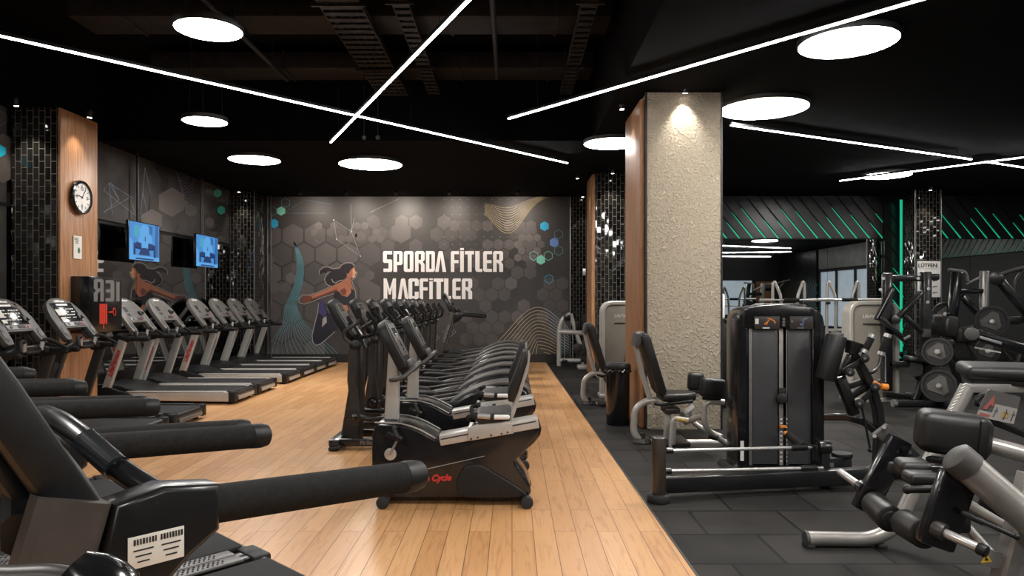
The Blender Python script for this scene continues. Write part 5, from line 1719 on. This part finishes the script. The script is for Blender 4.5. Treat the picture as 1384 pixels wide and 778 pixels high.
MB().bar(Q(1180, 516, 5.80), Q(1192, 522, 5.78), .03, .03).cyl(Q(1191, 522, 5.74), Q(1200, 523, 5.74), .026, n=14, bev=.006).build('orange_knob', M['orange'], t, world=True)
for (a, b_, zz) in (((1168, 475), (1179, 454), 5.82), ((1191, 478), (1200, 453), 5.98)):
    hg = MB().cyl(P(*a, zz), P(*b_, zz), .028, n=18, bev=.005).build('hand_grip', M['foam'], t, world=True)
    d = (P(*b_, zz) - P(*a, zz)).normalized()
    MB().cyl(P(*a, zz) - d * .012, P(*a, zz) + d * .018, .031, n=18).cyl(P(*b_, zz) - d * .018, P(*b_, zz) + d * .012, .031, n=18).build('chrome_ring', M['chrome'], hg, world=True)
MB().tube([P(1191, 478, 5.98), P(1188, 494, 5.95), P(1180, 504, 5.92), P(1168, 503, 5.9)], .014, n=10, fil=.06).tube([P(1168, 475, 5.82), P(1166, 482, 5.84), P(1165, 490, 5.9)], .014, n=10).tube([P(1196, 480, 5.98), P(1196, 517, 5.86)], .012, n=8).build('handle_tube', M['black'], t, world=True)

# ================================================================== near right: silver leg machine
O = Vector((2.3, 3.6, 0))
t = thing('leg_machine', 'silver and black leg curl machine at the lower right corner', 'gym machine', O)
S = M['silver2']
MB().tube([P(1089, 727, 4.28), P(1178, 729, 4.28), P(1212, 712, 4.28), P(1236, 660, 4.28), P(1266, 604, 4.28), P(1308, 522, 4.28)], .043, n=20, fil=.16).build('main_tube', S, t, world=True)
MB().cyl(P(1087.5, 727, 4.28), P(1092, 727, 4.28), .046, n=20, bev=.004).build('tube_cap', M['greyplastic'], t, world=True)
fm = MB()
p0 = P(1178, 735, 4.28)
fm.box((p0.x - .38, 4.28, .012), (.05, .09, .024), bev=.006).box((p0.x + .05, 4.28, .012), (.05, .09, .024), bev=.006)
fm.build_each('floor_pad', M['rubberfoot'], t, world=True)
zg = MB()
for i in range(11):
    a = P(1279 + i * 2.5, 566 - i * 4.6, 4.235)
    zg.bar(a + Vector((-.012, 0, 0)), a + Vector((.012, 0, .012)), .002, .006, up=(0, -1, 0), bev=0)
zg.build('tread_tape', M['paper'], t, world=True)
# seat pad on top
yaw = Matrix.Rotation(-.42, 4, 'Z')
sd = MB().box((0, 0, 0), (.78, .46, .085), bev=.035, seg=4)
sd.xf(Matrix.Translation((3.19, 4.33, 1.045)) @ yaw)
sd.build('seat_pad', M['vinyl'], t, world=True)
MB().box((0, 0, 0), (.70, .40, .03), bev=.006).xf(Matrix.Translation((3.19, 4.33, .99)) @ yaw).build('seat_board', M['plastic'], t, world=True)
sf = MB().bar(P(1306, 524, 4.28), (3.3, 4.2, .97), .07, .05).tube([(3.25, 4.2, .96), (3.4, 4.15, .5), (3.45, 4.1, .06)], .043, n=16)
sf.tube([(3.45, 4.6, .05), (3.45, 3.2, .05)], .043, n=16)
sf.build('seat_frame', S, t, world=True)
hk = MB().tube([P(1340, 529, 4.05), P(1322, 536, 4.05), P(1318, 545, 4.05), P(1330, 549, 4.05)], .014, n=8, fil=.04).bar(P(1318, 560, 4.1), P(1392, 590, 4.0), .05, .035)
hk.build('seat_latch', M['black'], t, world=True)
# instruction placard
pl4 = lambda u, v, d=0: (P(1336, 526, 4.0 - d) * (1 - u) + P(1380, 536, 3.92 - d) * u) * v + (P(1319, 562, 4.0 - d) * (1 - u) + P(1370, 573, 3.92 - d) * u) * (1 - v)
pk = MB()
pts = [pl4(u, v) for u, v in ((0, .06), (0, .94), (.04, 1), (.96, 1), (1, .94), (1, .06), (.96, 0), (.04, 0))]
ptb = [p + Vector((.0, .008, 0)) for p in pts]
pk.add(pts + ptb, [list(range(8)), [8 + i for i in range(8)][::-1]] + [[i, (i + 1) % 8, 8 + (i + 1) % 8, 8 + i] for i in range(8)])
plc = pk.build('instruction_placard', mat('placard_grey', (.045, .042, .040), .4), t, world=True)
k = MB()
f_ = lambda u, v: pl4(u, v, .003)
k.poly(f_, [(.0, .0), (1, .0), (1, .56), (.36, .56), (.36, .24), (0, .24)], mi=0)
k.poly(lambda u, v: pl4(u, v, .005), [(.08, .30), (.20, .30), (.25, .52), (.30, .42), (.34, .52), (.24, .86)], mi=1)
k.poly(lambda u, v: pl4(u, v, .005), [(.06, .06), (.34, .06), (.34, .15), (.06, .16)], mi=1)
k.poly(lambda u, v: pl4(u, v, .005), hexa(.72, .26, .13), mi=2)
for cx in (.45, .72, .92):
    ribbon(k, lambda u, v: pl4(u, v, .006), [(cx - .02, .08), (cx, .25), (cx + .02, .36), (cx - .01, .46)], .025, 3)
    ribbon(k, lambda u, v: pl4(u, v, .006), [(cx - .05, .3), (cx, .36), (cx + .06, .3)], .02, 3)
k.build('placard_picture', [mat('placard_panel', (.22, .21, .195), .5), mat('placard_red', (.22, .045, .035), .5), mat('placard_gold', (.26, .18, .07), .5), M['ink']], plc, world=True)
text('placard_heading', 'ABDOMINAL/ADDUCTION', .020, frame(pl4(.63, .86, .004), pl4(1, .86) - pl4(0, .86), pl4(.5, 1) - pl4(.5, 0)), M['paper'], plc, bold=.0006)
# thigh pad and its arm
pd = MB().box((0, 0, 0), (.33, .20, .215), bev=.055, seg=5).xf(Matrix.Translation(P(1287, 585, 3.62)) @ Matrix.Rotation(-.35, 4, 'Z') @ Matrix.Rotation(.10, 4, 'Y'))
pd.build('thigh_pad', M['vinyl'], t, world=True)
MB().box((0, 0, 0), (.05, .19, .20), bev=.02).xf(Matrix.Translation(P(1324, 591, 3.56)) @ Matrix.Rotation(-.35, 4, 'Z') @ Matrix.Rotation(.10, 4, 'Y')).build('pad_back', M['plastic'], t, world=True)
MB().tube([P(1322, 597, 3.58), P(1384, 613, 3.45), P(1470, 640, 3.35), P(1490, 720, 3.35)], .040, n=18, fil=.1).build('pad_tube', S, t, world=True)
# hanging arms with pegs and foam rollers
MB().prism([(a.x, a.z) for a in (P(1176, 585, 3.85), P(1194, 571, 3.85), P(1238, 612, 3.85), P(1224, 622, 3.85), P(1206, 608, 3.85))], 3.80, 3.84, 'y', .005).build('pivot_plate', M['greyplastic'], t, world=True)
bb = MB()
for px, py in ((1182, 589), (1195, 577), (1230, 611)):
    bb.cyl(P(px, py, 3.79), P(px, py, 3.81), .010, n=12)
bb.build_each('plate_bolt', M['chrome'], t, world=True)
a1, a2 = P(1217, 592, 3.76), P(1165, 690, 3.76)
MB().bar(a1, a2, .06, .125, up=(1, 0, .5), bev=.014).cyl(a1 + Vector((0, -.034, -.05)), a1 + Vector((0, -.045, -.05)), .018, n=14).build('swing_arm', M['gloss'], t, world=True)
b1, b3 = P(1296, 640, 3.05), P(1262, 738, 3.05)
MB().bar(b1, b3, .06, .155, up=(1, 0, .4), bev=.014).build('swing_arm', M['gloss'], t, world=True)
for p, q_, fl in ((P(1135, 637, 4.02), P(1166, 659, 3.78), 0), (P(1268, 716, 3.02), P(1324, 741, 2.88), 1)):
    g_ = MB().cyl(p, q_, .020, n=18, bev=.004).build('weight_peg', M['chrome'], t, world=True)
    d = (q_ - p).normalized()
    if fl:
        MB().cyl(q_ - d * .008, q_ + d * .03, .025, n=18, bev=.006).build('peg_cap', M['plastic'], g_, world=True)
        MB().cyl(p - d * .02, p + d * .03, .038, n=18, bev=.004).build('peg_collar', M['char'], g_, world=True)
    else:
        MB().cyl(q_ - d * .03, q_ + d * .02, .034, n=18, bev=.004).build('peg_collar', M['black'], g_, world=True)
for p, q_ in ((P(1181, 680, 3.70), P(1204, 702, 3.46)), (P(1222, 706, 3.38), P(1250, 722, 3.16))):
    r_ = MB().cyl(p, q_, .066, n=30, bev=.014).build('foam_roller', M['vinyl'], t, world=True)
    d = (q_ - p).normalized()
    MB().cyl(q_ - d * .01, q_ + d * .02, .045, n=24, bev=.006).cyl(p - d * .05, q_ + d * .05, .02, n=12).build('roller_cap', M['plastic'], r_, world=True)
# small seat pads and grip
MB().box((0, 0, 0), (.15, .15, .085), bev=.03, seg=4).xf(Matrix.Translation(P(1234, 632, 3.5)) @ Matrix.Rotation(-.2, 4, 'Z')).build('knee_pad', M['vinyl'], t, world=True)
MB().box((0, 0, 0), (.19, .12, .06), bev=.022, seg=4).xf(Matrix.Translation(P(1252, 646, 3.36)) @ Matrix.Rotation(-.1, 4, 'Z')).build('knee_pad', M['vinyl'], t, world=True)
MB().cyl(P(1212, 640, 3.6), P(1214, 626, 3.6), .045, n=18, bev=.01).cyl(P(1210, 636, 3.62), P(1222, 640, 3.55), .03, n=14, bev=.008).build('pad_hinge', M['plastic'], t, world=True)
MB().cyl(P(1226, 661, 3.3), P(1280, 660, 3.25), .018, n=14, bev=.004).sph(P(1226, 661, 3.3), .022, n=14).build('hand_grip', M['plastic'], t, world=True)
MB().bar(P(1254, 620, 3.62), P(1300, 624, 3.5), .06, .03).bar(P(1262, 634, 3.4), P(1310, 636, 3.3), .08, .04).build('pad_bracket', M['black'], t, world=True)
MB().box(P(1277, 636, 3.36), (.05, .03, .022), bev=.004).build('bracket_plate', M['chrome'], t, world=True)
# big silver tube
bt0, bt1 = P(1306, 629, 3.0), P(1400, 710, 2.95)
MB().tube([bt0, bt1, bt1 + (bt1 - bt0) * .6], .066, n=28).build('counter_tube', S, t, world=True)
d = (bt1 - bt0).normalized()
MB().lathe(bt0 - d * .06, [(0, -.012), (.05, -.008), (.068, .004), (.070, .02), (.070, .075), (0, .078)], d, 28).build('tube_end_cap', M['greyplastic'], t, world=True)
c_ = P(1343, 655, 2.93)
bc = MB().cyl(c_, c_ + Vector((-.0, .04, 0)), .034, n=24, bev=.003).build('bolt_disc', M['plastic'], t, world=True)
MB().cyl(c_ + Vector((0, -.006, 0)), c_ + Vector((0, .01, 0)), .009, n=12).build('bolt_head', M['chrome'], bc, world=True)
MB().cyl(P(1302, 693, 3.0), P(1374, 725, 2.85), .011, n=12).sph(P(1374, 725, 2.85), .013, n=12).cyl(P(1300, 692, 3.0), P(1330, 706, 2.95), .014, n=12).build('lever_rod', M['plastic'], t, world=True)
fr = MB()
fr.tube([P(1350, 800, 3.05), P(1372, 720, 3.05), P(1392, 640, 3.05)], 1, flat=(.07, .09), up=(0, 1, 0))
fr.tube([P(1290, 672, 3.7), P(1352, 705, 3.5), P(1420, 742, 3.3)], .030, n=14)
fr.tube([P(1296, 700, 3.3), P(1352, 762, 3.2), P(1380, 800, 3.1)], .022, n=12)
fr.tube([(P(1360, 780, 3.05).x, 3.05, .06), (P(1360, 780, 3.05).x + .1, 3.05, .045), (3.45, 3.25, .05)], .043, n=14)
fr.build('lower_frame', S, t, world=True)
MB().bar(P(1330, 668, 3.15), P(1384, 700, 3.1), .03, .10).box(P(1296, 706, 3.25), (.09, .06, .09), bev=.02).build('cam_block', M['plastic'], t, world=True)
w_ = P(1336, 757, 2.98)
MB().bar(P(1331, 752, 3.0), P(1350, 757, 3.02), .03, .07).build('label_tab', S, t, world=True)
wl = MB()
f_ = lambda u, v: P(u, v, 2.955)
wl.poly(f_, [(1326, 760), (1333, 747), (1341, 759)], mi=0)
wl.poly(lambda u, v: P(u, v, 2.953), [(1331, 757.5), (1332.5, 752), (1337, 757)], mi=1)
wl.build('warning_triangle', [mat('warning_yellow', (.80, .52, .03), .5), M['ink']], t, world=True)

# ================================================================== plate loaded machine at the right
def plate(c, ax, r, parent, th=.05):
    ax = Vector(ax).normalized()
    p = MB().lathe(Vector(c) - ax * th / 2, [(.025, 0), (r * .62, .004), (r * .80, 0), (r * .98, .0), (r, .008), (r, th - .008), (r * .98, th), (r * .84, th), (r * .80, th * .7), (.05, th * .7), (.05, th), (.025, th), (.025, 0)], ax, 40).build('weight_plate', M['iron'], parent)
    u = ax.cross((0, 0, 1)).normalized()
    v = u.cross(ax)
    tri = MB()
    pts = smooth2([(math.cos(PI / 2 + .35 + k * 2 * PI / 3) * r * .95, math.sin(PI / 2 + .35 + k * 2 * PI / 3) * r * .95) for k in range(3)], 1)
    n_ = len(pts)
    lo = [Vector(c) + u * a + v * b_ + ax * th * .34 for a, b_ in pts]
    hi = [Vector(c) + u * a * .93 + v * b_ * .93 + ax * th * .52 for a, b_ in pts]
    tri.add(lo + hi, [list(range(n_))[::-1], [n_ + i for i in range(n_)]] + [[i, (i + 1) % n_, n_ + (i + 1) % n_, n_ + i] for i in range(n_)])
    tri.build('plate_face', M['plategrey'], p)
    return p


def plate_thing(c, ax, r, label, group):
    t_ = thing('weight_plate', label, 'weight plate', c, 0, group)
    p = plate((0, 0, 0), ax, r, t_)
    p.name = 'plate_rim'
    ax = Vector(ax).normalized()
    MB().cyl(ax * -.03, ax * .05, .034, n=16).build('hub', M['chrome'], t_)
    return t_


zp = 10.1
O = Vector((5.65, zp, 0))
t = thing('plate_loaded_machine', 'tall black plate loaded row machine in front of the tiled column', 'gym machine', O)
R_ = lambda px, py, z=zp: P(px, py, z)
B = M['black']
MB().bar(R_(1199, 369), R_(1199, 528), .12, .10, up=(0, 1, 0), bev=.015).build('front_post', B, t, world=True)
MB().bar(R_(1251, 367), R_(1251, 540, zp), .12, .12, up=(0, 1, 0), bev=.015).build('rear_post', B, t, world=True)
MB().bar(R_(1196, 376.5), R_(1245, 375.5), .09, .09, bev=.012).bar(R_(1256, 374), R_(1268, 374), .10, .09, bev=.02).build('top_beam', B, t, world=True)
cv = MB()
for px, py in ((1194, 376), (1241, 376), (1242, 371), (1255, 390), (1254, 408), (1190, 391)):
    cv.cyl(R_(px, py, zp - .07), R_(px, py, zp - .04), .022, n=12)
cv.build_each('frame_bolt', M['chrome'], t, world=True)
sa = MB().bar(R_(1207, 389, zp - .12), R_(1184, 432, zp - .12), .05, .085, up=(0, 1, 0), bev=.012)
s_ = sa.build('swing_lever', B, t, world=True)
MB().bar(R_(1206, 390, zp - .155), R_(1185, 430, zp - .155), .008, .03, up=(0, 1, 0), bev=0).build('lever_edge', M['chrome'], s_, world=True)
sb = MB().bar(R_(1246, 394, zp - .12), R_(1211, 432, zp - .12), .06, .10, up=(0, 1, 0), bev=.012).cyl(R_(1211, 432, zp - .19), R_(1211, 432, zp - .04), .06, n=18, bev=.01).build('diagonal_arm', B, t, world=True)
dv = (R_(1246, 394) - R_(1211, 432)).normalized()
text('arm_lettering', 'LifeFitness', .10, frame(R_(1231, 410.5, zp - .175), dv, (-dv.z, 0, dv.x)), M['deckgrey'], sb, shear=.25)
MB().bar(R_(1188, 428, zp - .1), R_(1226, 462, zp - .1), .07, .085, up=(0, 1, 0), bev=.012).bar(R_(1220, 425, zp - .1), R_(1246, 449, zp - .1), .06, .085, up=(0, 1, 0), bev=.012).build('lower_lever', B, t, world=True)
MB().cyl(R_(1222, 458, zp - .3), R_(1230, 454, zp - .3), .02, n=12).cyl(R_(1262, 427, zp - .3), R_(1272, 427, zp - .3), .025, n=12).build_each('handle_stub', M['deckgrey'], t, world=True)
MB().box(R_(1252, 450, zp - .12), (.12, .04, .12), bev=.01).build('gusset', M['greyplastic'], t, world=True)
MB().bar(R_(1199, 492), R_(1262, 492), .10, .08, bev=.012).build('seat_beam', B, t, world=True)
MB().prism(smooth2([(-.16, -.13), (.14, -.15), (.18, 0), (.14, .15), (-.16, .13)], 2), 0, .07, 'z', .025, 4, M=Matrix.Translation(R_(1238, 489, zp - .05)) @ Matrix.Rotation(.16, 4, 'Y')).build('seat', M['vinyl'], t, world=True)
MB().bar(R_(1236, 500), R_(1246, 512), .12, .10, up=(0, 1, 0), bev=.02).tube([R_(1246, 510), R_(1240, 532), R_(1236, 540)], 1, flat=(.08, .08), up=(0, 1, 0)).cyl(R_(1236, 498, zp - .08), R_(1236, 498, zp + .08), .11, n=24).build('seat_support', B, t, world=True)
MB().prism(smooth2([(R_(*p).x, R_(*p).z) for p in ((1269, 426), (1287, 428), (1284, 456), (1266, 452))], 1), zp - .2, zp + .2, 'y', .03, 3).build('chest_pad', M['vinyl'], t, world=True)
MB().prism(smooth2([(R_(*p).x, R_(*p).z) for p in ((1264, 455), (1281, 458), (1277, 472), (1262, 470))], 1), zp - .2, zp + .2, 'y', .03, 3).build('chest_pad', M['vinyl'], t, world=True)
MB().prism(smooth2([(R_(*p).x, R_(*p).z) for p in ((1243, 478), (1252, 468), (1256, 490), (1244, 494))], 1), zp - .15, zp + .15, 'y', .02, 3).build('knee_pad', M['vinyl'], t, world=True)
ba = MB()
b0 = R_(1203, 543, 9.85)
ba.bar((b0.x, 9.75, .05), (R_(1270, 543, 9.75).x, 9.75, .05), .09, .08).bar((R_(1196, 530).x, zp + .02, .12), (R_(1270, 540).x, zp + .1, .05), .08, .07).bar((R_(1252, 0).x, 9.6, .05), (R_(1252, 0).x, 10.6, .05), .09, .08)
ba.build('base_frame', B, t, world=True)
MB().cyl((b0.x - .02, 9.75, .05), (b0.x + .03, 9.75, .05), .055, n=14).build('base_cap', M['deckgrey'], t, world=True)
ax = (-.55, -.84, .05)
hz = MB()
for px, py in ((1268, 475), (1269, 520)):
    p = R_(px, py, 9.6)
    hz.cyl(p + Vector(ax) * .12, p - Vector(ax) * .40, .024, n=14)
hz.build_each('plate_horn', M['chrome'], t, world=True)
plate_thing(R_(1267, 475, 9.6), ax, .19, 'upper black three-sided weight plate on the plate loaded row machine', 'plates on the row machine')
plate_thing(R_(1269, 521, 9.6), ax, .22, 'lower black three-sided weight plate on the plate loaded row machine', 'plates on the row machine')
plate_thing(R_(1187, 462, 10.5), (-.4, -.9, .0), .17, 'black weight plate half hidden by the front post of the row machine', 'plates on the row machine')

# second plate machine, with wide arms
z2 = 11.4
O = Vector((7.6, z2, 0))
t = thing('plate_loaded_machine', 'black plate loaded press machine at the right edge with a chrome post', 'gym machine', O)
R_ = lambda px, py, z=z2: P(px, py, z)
MB().bar(R_(1294, 367), R_(1282, 470), .13, .13, up=(0, 1, 0), bev=.02).bar(R_(1282, 470), R_(1300, 535), .10, .10, up=(0, 1, 0), bev=.02).build('slanted_post', M['gloss'], t, world=True)
MB().bar(R_(1288, 393), R_(1332, 393), .10, .09, bev=.015).bar(R_(1300, 400), R_(1330, 432), .09, .09, up=(0, 1, 0)).build('cross_beam', M['gloss'], t, world=True)
MB().tube([R_(1282, 364), R_(1306, 367), R_(1308, 380)], .025, n=10, fil=.08).tube([R_(1306, 384), R_(1324, 375), R_(1332, 372)], .02, n=10).build('top_handle', M['deckgrey'], t, world=True)
MB().cyl(R_(1331, 366), R_(1328, 540), .07, n=20, bev=.006).build('chrome_post', mat('dark_chrome', (.20, .19, .18), .32, .6), t, world=True)
MB().bar(R_(1348, 376), R_(1400, 436), .12, .12, up=(0, 1, 0), bev=.02).cyl(R_(1347, 376, z2 - .1), R_(1347, 376, z2 + .1), .11, n=20, bev=.01).build('press_arm', B, t, world=True)
MB().tube([R_(1350, 372), R_(1366, 366), R_(1400, 358)], .035, n=12, fil=.1).tube([R_(1386, 362), R_(1372, 378), R_(1370, 400)], .028, n=10, fil=.1).build('upper_handle', M['char'], t, world=True)
MB().tube([R_(1352, 436), R_(1352, 470), R_(1376, 498), R_(1392, 530)], .028, n=12, fil=.1).tube([R_(1392, 440), R_(1372, 498)], .03, n=12).build('side_tube', M['char'], t, world=True)
MB().box(R_(1360, 432), (.30, .30, .14), bev=.03).bar(R_(1332, 440), R_(1362, 470), .09, .09, up=(0, 1, 0)).bar(R_(1330, 432), R_(1402, 432, z2 + .3), .09, .10).build('pivot_block', B, t, world=True)
MB().bar((R_(1285, 0).x, z2, .05), (R_(1420, 0).x, z2, .05), .09, .09).bar((R_(1300, 0).x, z2 - .5, .05), (R_(1300, 0).x, z2 + .5, .05), .09, .09).bar((R_(1390, 0).x, z2 - .5, .05), (R_(1390, 0).x, z2 + .5, .05), .09, .09).build('base_frame', B, t, world=True)
MB().bar(R_(1300, 448), R_(1338, 520), .05, .05, up=(0, 1, 0)).bar(R_(1400, 438), R_(1394, 538), .10, .10, up=(0, 1, 0)).bar(R_(1288, 452), R_(1330, 436), .05, .06, up=(0, 1, 0)).build('brace', M['char'], t, world=True)
MB().box(R_(1304, 452), (.36, .3, .26), bev=.05, seg=3).build('back_pad', M['vinyl'], t, world=True)
plate_thing(R_(1340, 434, 11.0), (-.35, -.93, 0), .24, 'upper weight plate beside the chrome post of the press machine', 'plates on the press machine')
plate_thing(R_(1334, 474, 11.0), (-.35, -.93, 0), .18, 'lower weight plate beside the chrome post of the press machine', 'plates on the press machine')
plate_thing(R_(1277, 424, 11.6), (-.2, -.97, 0), .19, 'weight plate behind the chest pad of the row machine', 'plates on the press machine')
hz = MB()
for px, py in ((1340, 434), (1334, 474), (1277, 424)):
    hz.cyl(R_(px, py, 10.85), R_(px, py, 11.9), .024, n=12)
hz.build_each('plate_horn', M['chrome'], t, world=True)

# third machine: long black lever arm nearer the camera
z3 = 7.6
O = Vector((5.8, z3, 0))
t = thing('lever_machine', 'black lever arm with a round end cap reaching in from the right edge', 'gym machine', O)
R_ = lambda px, py, z=z3: P(px, py, z)
MB().bar(R_(1316, 451), R_(1440, 490), .10, .11, up=(0, 0, 1), bev=.018).build('lever_arm', M['gloss'], t, world=True)
MB().bar(R_(1322, 448), R_(1430, 481), .03, .02, up=(0, 0, 1), bev=.004).bar(R_(1322, 455, z3 - .04), R_(1352, 464, z3 - .04), .05, .03, up=(0, 0, 1)).build('arm_rail', M['chrome'], t, world=True)
MB().cyl(R_(1313.5, 451, z3 - .10), R_(1313.5, 451, z3 + .10), .068, n=28, bev=.006).build('end_cap', M['greyplastic'], t, world=True)
MB().bar(R_(1438, 488), R_(1438, 583), .12, .12, up=(0, 1, 0), bev=.02).bar((R_(1438, 0).x - .4, z3, .05), (R_(1438, 0).x + .5, z3, .05), .1, .09).build('stand', B, t, world=True)

# ================================================================== silver press racks before the mirror, barbells
def make_rack(label, x, y):
    t = thing('bench_press_rack', label, 'gym rack', (x, y, 0), 0, 'silver bench press racks by the mirror')
    for s in (-1, 1):
        MB().tube([(s * .30, 0, .05), (s * .30, 0, 1.35), (s * .29, 0, 1.76), (s * .26, -.01, 1.80), (s * .16, -.03, 1.54), (s * .14, -.03, 1.25), (s * .14, 0, .90)], .028, n=12, fil=.05).build('upright', M['silver'], t)
        MB().bar((s * .30, -.5, .04), (s * .30, .5, .04), .07, .07).build('floor_rail', M['silver'], t)
        MB().box((s * .30, -.06, 1.40), (.05, .10, .05), bev=.01).build('bar_hook', M['char'], t)
    MB().bar((-.3, .3, .04), (.3, .3, .04), .07, .07).bar((-.3, 0, .9), (.3, 0, .9), .05, .05).build_each('cross_tube', M['silver'], t)
    MB().box((0, -.35, .44), (.28, 1.1, .07), bev=.025, seg=3).build('bench_pad', M['vinyl'], t)
    MB().bar((0, -.75, .0), (0, -.75, .41), .07, .07, up=(0, 1, 0)).bar((0, .1, .0), (0, .1, .41), .07, .07, up=(0, 1, 0)).build_each('bench_leg', M['silver'], t)
    return t


r0 = make_rack('left silver bench press rack seen over the black machine', 5.14, 13.2)
dup(r0, (6.15, 13.2, 0), 'right silver bench press rack beside the beige weight tower')
def barbell(x0, x1, y, z, label):
    c_ = (x0 + x1) / 2
    t_ = thing('barbell', label, 'barbell', (c_, y, z), 0, 'barbells on the press racks')
    h_ = (x1 - x0) / 2
    MB().cyl((-h_, 0, 0), (h_, 0, 0), .018, n=12).build('bar', M['chrome'], t_)
    for s in (-1, 1):
        MB().cyl((s * h_, 0, 0), (s * (h_ - .28), 0, 0), .028, n=14).build('sleeve', M['silver'], t_)
    MB().cyl((-.14, 0, 0), (.14, 0, 0), .034, n=14).build('foam_sleeve', M['foam'], t_)
barbell(4.56, 5.74, 13.10, 1.455, 'chrome barbell lying on the left bench press rack')
barbell(5.62, 6.80, 13.06, 1.46, 'chrome barbell lying on the right bench press rack')

# water dispenser behind the stucco column
t = thing('water_dispenser', 'water dispenser with a blue bottle just right of the stucco column', 'water dispenser', (2.66, 9.75, 0))
MB().box((.07, 0, .58), (.34, .34, 1.16), bev=.02).build('cabinet', M['black'], t)
MB().box((.05, 0, 1.38), (.34, .34, .34), bev=.03).build('dispenser_head', M['white'], t)
MB().box((.07, -.175, 1.30), (.2, .02, .14), bev=.004).build('tap_panel', M['blue'], t)
MB().lathe((.05, 0, 1.53), [(0, 0), (.14, 0), (.15, .02), (.15, .12), (.143, .135), (.15, .15), (.15, .22), (.12, .27), (.06, .30), (.05, .36), (0, .37)], n=28).build('water_bottle', M['blue'], t)
MB().box((.14, -.172, .72), (.07, .004, .26)).build('paper_label', M['paper'], t)
MB().lathe((.07, 0, 1.16), [(0, 0), (.13, 0), (.13, .06), (0, .06)], n=20).build('drip_tray', M['char'], t)

# ================================================================== cable machine at the mural's right edge
O = Vector((1.3, 15.6, 0))
t = thing('cable_machine', 'small silver cable machine in the corner right of the mural', 'gym machine', O)
zk = 15.6
R_ = lambda px, py, z=zk: P(px, py, z)
MB().tube([R_(755.5, 494), R_(755.5, 445), R_(760, 430), R_(771, 424)], .05, n=12, fil=.14).build('front_tube', M['silver'], t, world=True)
MB().tube([R_(771, 424), R_(788, 478)], .045, n=12).tube([R_(754, 448), R_(792, 450)], .055, n=12).tube([R_(757, 487), R_(785, 487)], .05, n=12).build('frame_tube', M['silver'], t, world=True)
MB().tube([R_(788, 424, 15.9), R_(792, 494, 15.9)], .05, n=12).tube([R_(790, 440, 15.9), R_(786, 480, 15.7)], .04, n=10).build('rear_tube', M['char'], t, world=True)
MB().box(R_(766, 429), (.16, .12, .14), bev=.03).box(R_(780, 440), (.10, .1, .2), bev=.02).box(R_(763, 488, 15.5), (.13, .08, .08), bev=.02).build_each('pulley_block', M['black'], t, world=True)
MB().cyl(R_(763, 434), R_(763, 486), .006, n=6).cyl(R_(774, 430), R_(774, 486), .006, n=6).build_each('steel_cable', M['chrome'], t, world=True)
for px, py, r in ((787, 473, .13), (781, 470, .10), (792, 480, .14)):
    MB().cyl(R_(px, py, 15.45), R_(px, py, 15.6), r, n=24, bev=.01).build('weight_disc', M['iron'], t, world=True)
MB().box((R_(788, 0, 15.0).x, 15.0, .04), (.24, .3, .08), bev=.02).bar((R_(788, 0, 15).x, 15.1, .05), (R_(788, 0, 15.6).x, 15.6, .06), .06, .06).build('foot_plate', M['silver'], t, world=True)

bpy.context.view_layer.update()
